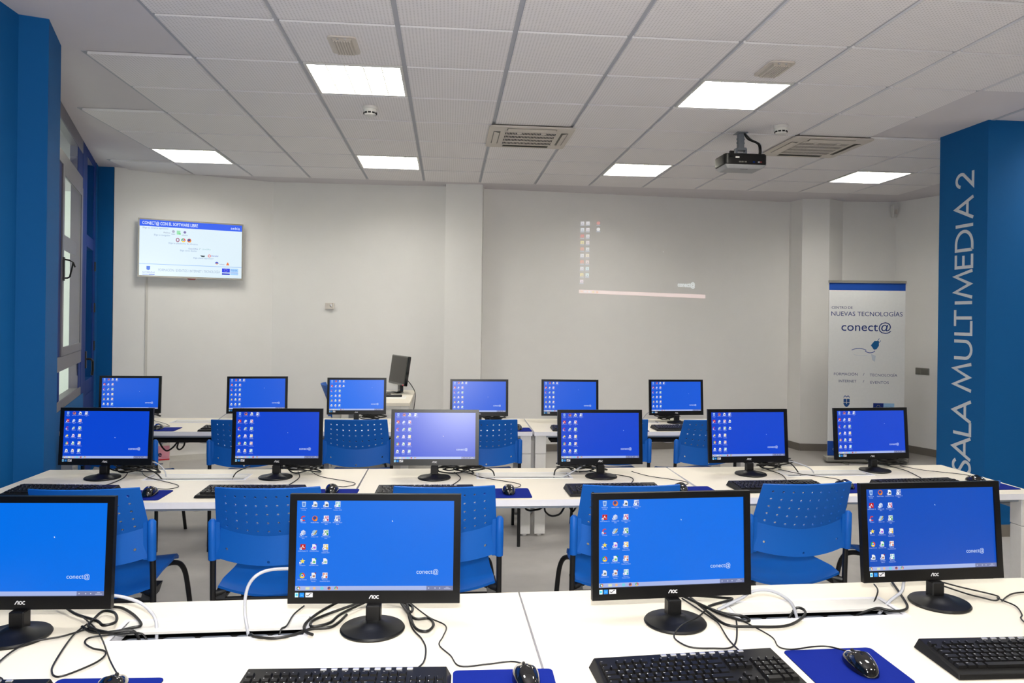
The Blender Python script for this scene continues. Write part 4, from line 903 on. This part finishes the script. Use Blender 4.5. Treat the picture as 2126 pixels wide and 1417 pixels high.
# ------------------------------------------------------------------ keyboards
KW, KD = 0.455, 0.165
U = 0.0187
def key_rows():
    rows = []
    x0 = -0.211
    def row(y, items, start=x0, h=1.0):
        x = start
        for it in items:
            if it[0] is None: x += it[1]*U; continue
            rows.append((x+it[1]*U/2, y, it[1], h, it[0])); x += it[1]*U
    yy = lambda k: 0.046 - k*U
    fx = lambda a: [(f'F{n}', 1) for n in a]
    row(yy(0)+.003, [('Esc', 1), (None, 1)] + fx(range(1, 5)) + [(None, .5)] + fx(range(5, 9)) + [(None, .5)] + fx(range(9, 13)))
    row(yy(1), [(c, 1) for c in 'º1234567890\'¡'] + [('<-', 2)]); row(yy(2), [('Tab', 1.5)] + [(c, 1) for c in 'QWERTYUIOP`+'] + [('Intro', 1.5)])
    row(yy(3), [('Bloq', 1.75)] + [(c, 1) for c in 'ASDFGHJKLÑ´Ç'] + [('', 1.25)]); row(yy(4), [('Sh', 1.25)] + [(c, 1) for c in '<ZXCVBNM,.-'] + [('Sh', 2.75)])
    row(yy(5), [('Ctrl', 1.25), ('W', 1.25), ('Alt', 1.25), ('', 6), ('Gr', 1.25), ('W', 1.25), ('M', 1.25), ('Ctrl', 1.5)])
    nx = x0 + 15.35*U
    row(yy(0)+.003, [('Imp', 1), ('Des', 1), ('Pau', 1)], nx); row(yy(1), [('Ins', 1), ('In', 1), ('Re', 1)], nx); row(yy(2), [('Sup', 1), ('Fin', 1), ('Av', 1)], nx)
    row(yy(4), [(None, 1), ('^', 1)], nx); row(yy(5), [('<', 1), ('v', 1), ('>', 1)], nx)
    px = nx + 3.3*U
    row(yy(1), [('Bl', 1), ('/', 1), ('*', 1), ('-', 1)], px); row(yy(2), [('7', 1), ('8', 1), ('9', 1), ('+', 1)], px); row(yy(3), [('4', 1), ('5', 1), ('6', 1), ('', 1)], px); row(yy(4), [('1', 1), ('2', 1), ('3', 1), ('', 1)], px); row(yy(5), [('0', 2), ('.', 1), ('', 1)], px)
    return rows
KEYS = key_rows()
slope = math.atan2(0.011, KD)
def ktop(y): return 0.0125 + (y+KD/2)*math.tan(slope)
mb = MB(); hw, hd = KW/2, KD/2
mb.add([(-hw,-hd,0.002),(hw,-hd,0.002),(hw,hd,0.002),(-hw,hd,0.002),(-hw+.004,-hd+.006,0.0125),(hw-.004,-hd+.006,0.0125),(hw-.012,hd-.002,0.0245),(-hw+.012,hd-.002,0.0245)], [(0,3,2,1),(4,5,6,7),(0,1,5,4),(1,2,6,5),(2,3,7,6),(3,0,4,7)])
kb_me = mb.mesh('case', M_kbody, bevel=0.0015)
km = {}
for (_, _, w, h, _) in KEYS:
    if w not in km:
        k_ = MB(); a = w*U/2-0.0008; b = U/2-0.0008; k_.frustum((-a, a, -b, b), (-a+.0025, a-.0025, -b+.002, b-.003), 0, 0.0075); km[w] = k_.mesh('key', M_key)
MBm = MB(); MBm.box(-0.0068, 0.0068, -0.0035, 0.0035, 0, 0.0045); media_me = MBm.mesh('media_button', M_silver, bevel=0.001)
cv = Canvas(0.00005)
for (x, y, w, h, t) in KEYS:
    if t: cv.text(t, x-w*U/2+.0038, y+.0012, .0036 if len(t) == 1 else .0022, (205, 206, 210), bold=.02)
cv.text('GIGABYTE', .1375, .0535, .0042, (190, 190, 190), w=.040, bold=.03)
def kmap(x, y, z):
    on = y < .05 or x < .13; return (x, y, ktop(y)+(0.0078 if on else 0.0006)+z)
leg_me = cv.mesh('key_legends', M_print, kmap)
def key_M(x, y): return Matrix.Translation((x, y, ktop(y)-0.0003)) @ Matrix.Rotation(slope, 4, 'X')
mb = MB()
for (x, y, w, h, t) in KEYS: mb.M = key_M(x, y); a = w*U/2-0.0008; b = U/2-0.0008; mb.frustum((-a, a, -b, b), (-a+.0025, a-.0025, -b+.002, b-.003), 0, 0.0075)
allkeys_me = mb.mesh('keys', M_key)
def keyboard(x, y, a, label, single, cable=None):
    """x, y = middle of the far edge"""
    ar = math.radians(a); r = empty('keyboard', (x+math.sin(ar)*KD/2, y-math.cos(ar)*KD/2, DESK), ar); tag(r, label, 'keyboard', 'black keyboards')
    link('case', kb_me, r)
    if single:
        for (kx, ky, w, h, t) in KEYS: link('key', km[w], r, key_M(kx, ky))
    else: tag(link('keys', allkeys_me, r), kind='stuff')
    for k in range(9): link('media_button', media_me, r, Matrix.Translation((-0.052+0.0235*k, KD/2-0.011, ktop(KD/2-0.011)-.001)))
    tag(link('key_legends', leg_me, r), kind='stuff')
    if cable: wire(cable, 0.0022, M_cable, 'cord', r)
    return r
def wire(pts, rad, m, name, parent=None, n=6):
    mb = MB(); mb.tube(catmull(pts, 6), rad, n); o = mb.build(name, m, None, smooth=60)
    if parent:
        o.parent = parent; o.matrix_local = parent.matrix_basis.inverted()
    return o
# ------------------------------------------------------------------ mice, pads
mb = MB(); prof = []
N, Mv = 24, 8
vs = []; fs = []
for j in range(Mv+1):
    ph = (math.pi/2)*j/Mv; rr = math.cos(ph)**0.75 if j < Mv else 0.0; zz = math.sin(ph)
    for k in range(N):
        a = 2*math.pi*k/N; x = 0.031*math.copysign(abs(math.cos(a))**0.8, math.cos(a)); y = 0.057*math.copysign(abs(math.sin(a))**0.85, math.sin(a))
        hump = 1.0 - 0.28*max(0, y/0.057) - 0.08*max(0, -y/0.057)
        vs.append((x*rr*(1-0.08*abs(y/0.057)), y*rr, 0.003+0.035*zz*hump))
for j in range(Mv):
    for k in range(N): fs.append((j*N+k, j*N+(k+1) % N, (j+1)*N+(k+1) % N, (j+1)*N+k))
fs.append(tuple(range(N-1, -1, -1)))
mb.add(vs, fs); mouse_me = mb.mesh('shell', M_gloss, smooth=60)
mb = MB(); mb.M = Matrix.Translation((0, 0.034, 0.0185)) @ Matrix.Rotation(math.pi/2, 4, 'Y'); mb.lathe([(0.008, -0.003), (0.0095, -0.0015), (0.0095, 0.0015), (0.008, 0.003)], 16); wheel_me = mb.mesh('scroll_wheel', M_rubber, smooth=40)
mb = MB(); mb.tube([(0, 0.057*t, 0.0032+0.035*0.72*math.sqrt(max(0, 1-t**2.667))) for t in (.3, .45, .6, .75, .88, .96)], 0.0007, 6); seam_me = mb.mesh('button_seam', M_rubber)
def mouse(x, y, a, label, cord, zoff=0.003):
    r = empty('computer_mouse', (x, y, DESK+zoff), math.radians(a)); tag(r, label, 'mouse', 'black computer mice')
    link('shell', mouse_me, r); link('scroll_wheel', wheel_me, r); link('button_seam', seam_me, r)
    if cord: wire(cord, 0.0018, M_cable, 'cord', r)
    return r
mb = MB(); mb.rbox(-0.112, 0.112, -0.088, 0.088, 0.0012, 0.003, 0.012); pad_me = mb.mesh('cloth_top', M_pad)
mb = MB(); mb.rbox(-0.1125, 0.1125, -0.0885, 0.0885, 0, 0.0012, 0.012); padb_me = mb.mesh('rubber_base', M_rubber)
def pad(x, y, a, label):
    r = empty('mouse_pad', (x, y, DESK), math.radians(a)); tag(r, label, 'mouse pad', 'blue mouse pads'); link('cloth_top', pad_me, r); link('rubber_base', padb_me, r)

# front row cables, measured on the desk top
W1 = {
'white1':[[-0.861,1.93,0.82],[-0.836,1.93,0.82],[-0.806,1.93,0.814],[-0.773,1.93,0.801],[-0.749,1.93,0.782],[-0.733,1.93,0.757],[-0.724,1.915,0.729],[-0.723,1.91,0.70]],
'white2':[[-0.33,2.03,0.846],[-0.395,2.00,0.857],[-0.45,1.95,0.872],[-0.478,1.92,0.87],[-0.499,1.92,0.846],[-0.508,1.92,0.812],[-0.507,1.915,0.774],[-0.499,1.905,0.743],[-0.491,1.90,0.705]],
'white3':[[0.742,1.92,0.752],[0.782,1.92,0.771],[0.809,1.92,0.783],[0.836,1.92,0.799],[0.877,1.92,0.803],[0.918,1.92,0.79],[0.953,1.92,0.761],[0.97,1.92,0.71]],
'white4':[[1.321,1.99,0.805],[1.314,1.98,0.792],[1.3,1.97,0.770],[1.264,1.965,0.748],[1.224,1.955,0.715]],
'p1':[[-0.928,2.081,0.746],[-0.896,2.052,0.746],[-0.859,2.037,0.746],[-0.805,1.983,0.746],[-0.766,1.924,0.746],[-0.786,1.907,0.746],[-0.813,1.889,0.746],[-0.863,1.887,0.746],[-0.909,1.923,0.746]],
'p1b':[[-1.03,2.05,0.765],[-0.963,1.995,0.752],[-0.883,1.943,0.752],[-0.853,1.914,0.752],[-0.832,1.934,0.752],[-0.859,1.99,0.752],[-0.894,2.004,0.752],[-0.894,1.952,0.752],[-0.885,1.908,0.752],[-0.822,1.87,0.752],[-0.77,1.885,0.748],[-0.75,1.885,0.712]],
'k1':[[-0.725,1.872,0.712],[-0.745,1.875,0.745],[-0.8,1.872,0.746],[-0.856,1.859,0.746],[-0.858,1.83,0.746],[-0.825,1.797,0.746],[-0.794,1.783,0.746],[-0.78,1.762,0.746],[-0.783,1.724,0.746],[-0.812,1.677,0.746],[-0.834,1.661,0.746],[-0.855,1.679,0.746],[-0.875,1.728,0.746],[-0.905,1.867,0.746],[-0.904,1.938,0.746]],
'm1':[[-0.70,1.638,0.757],[-0.708,1.655,0.752],[-0.751,1.719,0.752],[-0.821,1.835,0.752],[-0.873,1.907,0.752],[-0.945,1.986,0.752]],
'k1b':[[-0.93,1.612,0.752],[-0.945,1.656,0.746],[-0.972,1.678,0.746],[-1.0,1.743,0.746],[-0.992,1.833,0.746],[-0.928,1.869,0.746],[-0.887,1.913,0.746]],
'p2':[[-0.485,1.872,0.735],[-0.475,1.85,0.747],[-0.461,1.838,0.746],[-0.413,1.827,0.746],[-0.37,1.843,0.746],[-0.335,1.875,0.746],[-0.283,1.886,0.746],[-0.255,1.95,0.75]],
'p2b':[[-0.28,1.991,0.77],[-0.317,1.961,0.76],[-0.339,1.931,0.754],[-0.352,1.886,0.752],[-0.342,1.851,0.75],[-0.322,1.836,0.748]],
'p2c':[[-0.208,2.04,0.754],[-0.279,1.972,0.754],[-0.325,1.923,0.754],[-0.338,1.894,0.754],[-0.328,1.87,0.754],[-0.290,1.891,0.754],[-0.267,1.95,0.754],[-0.195,2.05,0.754]],
'p2d':[[-0.159,2.04,0.754],[-0.107,2.01,0.754],[-0.085,1.981,0.754],[-0.089,1.949,0.754],[-0.12,2.02,0.754],[-0.079,1.909,0.754],[-0.039,1.904,0.754],[-0.026,1.861,0.754],[-0.043,1.825,0.754],[-0.074,1.855,0.754],[-0.10,2.0,0.754]],
'k2':[[-0.105,2.03,0.746],[-0.082,1.875,0.746],[-0.054,1.803,0.746],[-0.042,1.749,0.746],[-0.044,1.683,0.746],[-0.058,1.64,0.75],[-0.06,1.618,0.755]],
'm2':[[-0.095,2.034,0.746],[-0.04,1.932,0.746],[0.005,1.875,0.746],[-0.001,1.813,0.746],[-0.01,1.765,0.746],[0.017,1.708,0.746],[0.038,1.655,0.746],[0.099,1.66,0.746],[0.154,1.666,0.748],[0.176,1.637,0.757]],
'u2':[[-0.38,2.026,0.746],[-0.396,1.969,0.746],[-0.399,1.899,0.746],[-0.408,1.882,0.746],[-0.413,1.874,0.73]],
'k3':[[0.675,2.02,0.746],[0.711,1.883,0.746],[0.716,1.843,0.746],[0.706,1.757,0.746],[0.704,1.69,0.75],[0.704,1.655,0.755]],
'k3b':[[0.70,1.90,0.76],[0.66,1.85,0.762],[0.602,1.80,0.765],[0.574,1.775,0.748],[0.581,1.737,0.746],[0.603,1.713,0.746],[0.649,1.707,0.746],[0.691,1.707,0.746],[0.721,1.742,0.746],[0.757,1.825,0.746],[0.773,1.87,0.746]],
'm3':[[0.715,1.95,0.746],[0.752,1.912,0.746],[0.788,1.853,0.746],[0.82,1.764,0.746],[0.813,1.712,0.746],[0.818,1.689,0.749],[0.842,1.684,0.749],[0.898,1.697,0.748],[0.934,1.695,0.748],[0.953,1.652,0.757]],
'p3':[[0.70,2.02,0.748],[0.716,1.9,0.748],[0.734,1.831,0.748],[0.793,1.818,0.748],[0.868,1.814,0.748],[0.918,1.835,0.748],[0.971,1.885,0.748],[0.984,1.92,0.748],[0.969,1.934,0.745],[0.945,1.925,0.72]],
'p3b':[[0.67,2.03,0.754],[0.733,1.907,0.754],[0.789,1.871,0.754],[0.799,1.845,0.754],[0.783,1.84,0.754],[0.741,1.883,0.754],[0.72,1.928,0.754],[0.739,1.949,0.754],[0.809,1.986,0.754],[0.786,1.998,0.754],[0.711,2.02,0.754]],
'p4':[[1.366,2.12,0.748],[1.315,1.984,0.748],[1.288,1.923,0.748],[1.259,1.897,0.748],[1.223,1.896,0.748],[1.193,1.915,0.748],[1.15,1.94,0.72]],
'p4b':[[1.291,2.087,0.75],[1.265,2.026,0.75],[1.192,1.945,0.73]],
'k4':[[1.47,2.14,0.748],[1.519,2.014,0.748],[1.549,1.971,0.748],[1.57,1.949,0.748],[1.599,1.969,0.748],[1.597,1.994,0.748],[1.541,2.059,0.748],[1.49,2.14,0.748]],
'm4':[[1.596,1.974,0.746],[1.598,1.949,0.746],[1.602,1.91,0.746],[1.573,1.855,0.746],[1.546,1.824,0.746],[1.52,1.74,0.746],[1.50,1.69,0.752]],
'u4':[[1.591,1.949,0.746],[1.63,1.979,0.746],[1.672,2.003,0.746],[1.725,2.012,0.746]]}
def many(name, keys, rad, m, label, cat='cable'):
    mb = MB()
    for k in keys: mb.tube(catmull(W1[k], 6), rad, 6)
    return tag(mb.build(name, m, smooth=60), label, cat)
for k, lab in (('white1', 'thick white network cable arching from the leftmost front monitor into the cable flap'), ('white2', 'thick white network cable looping beside the front monitor left of centre'),
               ('white3', 'white network cable arching over the right front cable flap from its left side'), ('white4', 'short white network cable going into the right front cable flap under the rightmost front monitor')):
    wire(W1[k], 0.0042, M_cablew, 'network_cable', n=8); tag([o for o in COL.objects if o.name.startswith('network_cable')][-1], lab, 'cable')
many('monitor_cables', ['p1', 'p1b'], 0.0036, M_cable, 'tangled black monitor cables beside the leftmost front monitor')
many('monitor_cables', ['p2', 'p2b', 'p2c', 'p2d'], 0.0036, M_cable, 'tangled black monitor cables around the stand of the front monitor left of centre')
many('monitor_cables', ['p3', 'p3b'], 0.0036, M_cable, 'tangled black monitor cables to the right of the front monitor right of centre')
many('monitor_cables', ['p4'], 0.0036, M_cable, 'thick black cable entering the right front cable flap from the rightmost front monitor')
for k, lab in (('k1', 'thin black cable in a long loop before the left front cable flap'), ('u2', 'thin black cable dropping into the right end of the left front cable flap'), ('p4b', 'thin black cable dropping from the rightmost front monitor into its flap'), ('k4', 'bundled thin black cables to the right of the rightmost front monitor'), ('u4', 'thin black cable leaving the picture at the right edge of the front row')):
    many('thin_cable', [k], 0.0022, M_cable, lab)
# front row keyboards, mice, pads
keyboard(-1.04, 1.625, -2, 'black keyboard at the bottom left picture corner', True, W1['k1b'])
keyboard(-0.208, 1.628, -2, 'black keyboard at the bottom edge in front of the monitor left of centre', True, W1['k2'])
kb3 = keyboard(0.557, 1.652, 3.6, 'black keyboard showing most of its keys, in front of the monitor right of centre', True, W1['k3'])
wire(W1['k3b'], 0.0022, M_cable, 'cord', kb3)
keyboard(1.377, 1.688, -1, 'black keyboard at the bottom right picture corner', True)
pad(-0.72, 1.566, -2, 'blue mouse pad at the bottom left, under the leftmost front mouse'); mouse(-0.69, 1.585, 6, 'black mouse at the bottom edge, leftmost of the front row', W1['m1'])
pad(0.133, 1.552, -1, 'blue mouse pad at the bottom edge next to the desk joint'); mouse(0.181, 1.580, 3, 'black mouse at the bottom edge next to the desk joint', W1['m2'])
pad(0.93, 1.606, 1, 'blue mouse pad right of the fully shown front keyboard'); mouse(0.957, 1.597, -2, 'glossy black mouse right of the fully shown front keyboard', W1['m3'])
wire(W1['m4'], 0.002, M_cable, 'thin_cable'); tag([o for o in COL.objects if o.name.startswith('thin_cable')][-1], 'thin black cable bending forward near the right picture edge', 'cable')

# middle and back row: tangles, keyboards, mice
def tangle(x, y, seed, rad, label, spread=0.11, n=5):
    rg = random.Random(seed); mb = MB()
    for k in range(n):
        cx, cy = x+rg.uniform(-.03, .03), y+rg.uniform(-.02, .02); ax, ay = rg.uniform(.35, 1)*spread, rg.uniform(.02, .05); t0 = rg.uniform(0, 6.28); pts = []
        turns = rg.choice((1, 1.5, 2)); q = int(9*turns)
        for i in range(q):
            a = t0+2*math.pi*turns*i/(q-1); pts.append((cx+ax*math.cos(a)*rg.uniform(.8, 1.1), cy+ay*math.sin(a)*rg.uniform(.7, 1.2), DESK+rad+.002+0.026*abs(math.sin(a*.5+k))+.0045*k))
        mb.tube(catmull(pts, 5), rad, 6)
    return tag(mb.build('cable_tangle', M_cable, smooth=60), label, 'cables', 'cable tangles behind the monitors')
ORD = ['leftmost', 'second', 'third', 'fourth', 'fifth', 'rightmost']
for k, q in enumerate(mons[4:10]):
    x, y = q[0], q[1]; sx = -0.10 if k in (3,) else 0.13
    tangle(x+sx, y+0.02+(.0 if k < 3 else .03), 20+k, 0.0034, f'tangle of black cables behind the {ORD[k]} middle-row monitor', 0.125, 10)
for k, q in enumerate(mons[10:16]):
    sx = -0.07 if k == 5 else 0.11
    tangle(q[0]+sx, q[1]+0.025, 40+k, 0.0036, f'tangle of black cables behind the {ORD[k]} back-row monitor', 0.105, 10)
mid_k = [(-1.683, 3.452, -5), (-0.855, 3.418, -2), (-0.089, 3.392, -1), (0.779, 3.398, 2), (1.584, 3.435, 2), (2.314, 3.45, 4.6)]
mid_m = [(-1.295, 3.330, 4), (-0.511, 3.350, 2), (0.288, 3.310, 0), (1.098, 3.325, -2), (1.925, 3.365, 10), (2.66, 3.44, 8)]
mid_p = [(-1.336, 3.325, -1), (-0.508, 3.322, -1), (0.275, 3.305, 0), (1.150, 3.312, 2), (1.935, 3.34, 6), (2.668, 3.375, 3)]
for k in range(6):
    mx, my = mons[4+k][0], mons[4+k][1]; x, y, a = mid_k[k]; sx = -0.05 if k == 3 else 0.10
    keyboard(x, y, a, f'black keyboard before the {ORD[k]} middle-row monitor', False, [(mx+sx, my+0.03, .748), (mx+0.13, my-.10, .745), (x+0.12, y+0.07, .744), (x+0.10, y-.004, .755)])
    px, py, pa = mid_p[k]; pad(px, py, pa, f'blue mouse pad right of the {ORD[k]} middle-row keyboard')
    x, y, a = mid_m[k]; fx, fy = x-math.sin(math.radians(a))*.055, y+math.cos(math.radians(a))*.055
    mouse(x, y, a, f'glossy black mouse right of the {ORD[k]} middle-row keyboard', [(mx+0.17, my+0.02, .748), (mx+0.24, my-.08, .744), (fx+0.06+.02*(k % 2), fy+0.12, .744), (fx+0.05, fy+0.04, .745), (fx, fy, .757)])
for x, y, a, nm in ((-1.47, 5.30, 2, 'second'), (0.985, 5.285, -1, 'fifth'), (1.735, 5.30, 2, 'rightmost')): keyboard(x, y, a, f'black keyboard before the {nm} back-row monitor', False)
for x, y, a, nm, mo in ((-1.965, 5.235, 0, 'leftmost', (-1.985, 5.235)), (0.495, 5.20, 1, 'fourth', (0.515, 5.205)), (1.345, 5.20, 0, 'fifth', None)):
    pad(x, y, a, f'blue mouse pad right of the {nm} back-row monitor')
    if mo: mouse(mo[0], mo[1], 0, f'black mouse on the pad right of the {nm} back-row monitor', [(mo[0]-.2, mo[1]+.4, .75), (mo[0]-.05, mo[1]+.25, .745), (mo[0]+.03, mo[1]+.12, .745), (mo[0], mo[1]+.055, .757)])
# white network cables on the middle and back rows
for pts, lab in (([(-1.50, 3.80, .79), (-1.44, 3.76, .80), (-1.38, 3.72, .77), (-1.36, 3.70, .71)], 'white network cable right of the leftmost middle-row monitor'),
                 ([(0.72, 3.72, .785), (0.66, 3.68, .765), (0.585, 3.64, .735)], 'straight white network cable left of the fourth middle-row monitor'),
                 ([(1.72, 3.76, .785), (1.79, 3.73, .80), (1.86, 3.72, .79), (1.93, 3.70, .76), (1.95, 3.69, .71)], 'white network cable arching into the right middle-row cable flap'),
                 ([(-1.72, 5.68, .745), (-1.66, 5.70, .79), (-1.58, 5.72, .81), (-1.5, 5.74, .80)], 'thin white cable left of the second back-row monitor'),
                 ([(1.55, 5.66, .75), (1.60, 5.68, .80), (1.68, 5.70, .82)], 'thin white cable left of the rightmost back-row monitor')):
    wire(pts, 0.0032, M_cablew, 'network_cable'); tag([o for o in COL.objects if o.name.startswith('network_cable')][-1], lab, 'cable')
# power leads into the middle-row flaps and leads hanging under the desks
for pts, rad, lab in (([(-1.55, 3.76, .79), (-1.46, 3.72, .775), (-1.40, 3.69, .755), (-1.36, 3.68, .71)], .0034, 'black power lead entering the left middle-row cable flap'),
                      ([(-0.98, 3.76, .78), (-1.03, 3.70, .76), (-1.05, 3.68, .71)], .003, 'black power lead entering the right end of the left middle-row cable flap'),
                      ([(0.12, 3.72, .77), (0.20, 3.70, .775), (0.24, 3.69, .76), (0.25, 3.68, .71)], .0034, 'black power lead entering the centre middle-row cable flap'),
                      ([(0.66, 3.72, .765), (0.60, 3.70, .778), (0.56, 3.69, .765), (0.55, 3.68, .71)], .0034, 'black power lead leaving the right end of the centre middle-row cable flap'),
                      ([(1.70, 3.78, .76), (1.76, 3.75, .785), (1.83, 3.73, .785), (1.88, 3.71, .72)], .0034, 'black power lead arching into the right middle-row cable flap'),
                      ([(0.39, 3.6, .68), (0.40, 3.6, .592), (0.46, 3.6, .588), (0.49, 3.6, .60), (0.50, 3.6, .575), (0.53, 3.6, .555), (0.572, 3.6, .565), (0.60, 3.6, .605), (0.62, 3.6, .60), (0.636, 3.6, .575), (0.66, 3.6, .62), (0.66, 3.62, .68)], .005, 'black cable hanging in loops under the centre middle-row desk'),
                      ([(-2.10, 5.58, .66), (-2.10, 5.56, .60), (-2.05, 5.55, .537), (-2.0, 5.55, .56), (-1.96, 5.55, .61), (-1.97, 5.55, .56), (-1.95, 5.55, .545), (-1.92, 5.55, .58), (-1.92, 5.57, .66)], .006, 'black cable hanging in loops under the left back-row desk'),
                      ([(2.01, 3.66, .66), (2.0, 3.65, .60), (2.005, 3.65, .56), (2.04, 3.65, .545), (2.085, 3.65, .56), (2.095, 3.65, .60), (2.09, 3.66, .66)], .009, 'coiled black cable hanging under the right middle-row desk')):
    wire(pts, rad, M_cable, 'power_lead'); tag([o for o in COL.objects if o.name.startswith('power_lead')][-1], lab, 'cable')

# carton under the back row
bx_ = empty('carton_box', (-2.97, 7.60, 0), math.radians(20)); tag(bx_, 'white carton with pink printed panel on the floor under the left back-row desk', 'box')
mb = MB(); mb.box(-0.19, 0.19, -0.13, 0.13, 0, 0.36); mb.build('carton', M_card, bx_, bevel=0.003)
cv = Canvas(0.0004); cv.rect(-.185, .10, .187, .23, (220, 150, 165)); cv.rect(-.185, .085, .187, .10, (190, 40, 50)); cv.layer()
cv.text('re', .055, .125, .055, (30, 30, 60), bold=.03); cv.stroke([(.04, .26), (.09, .29)], .02, (40, 50, 110)); cv.stroke([(.11, .25), (.14, .28)], .016, (40, 50, 110)); cv.disc(.172, .27, .008, (40, 50, 110)); cv.rect(.02, .045, .13, .06, (120, 120, 130))
link('carton_print', cv.mesh('carton_print', M_print, lambda x, y, z: (x, -0.1305-z, y)), bx_)
cv = Canvas(0.0004); cv.rect(-.10, .15, -.02, .16, (130, 120, 110)); cv.rect(-.06, .11, .0, .118, (130, 120, 110)); cv.rect(-.12, .235, -.07, .25, (200, 150, 60)); link('carton_print', cv.mesh('side_print', M_print, lambda x, y, z: (0.1905+z, x, y)), bx_)
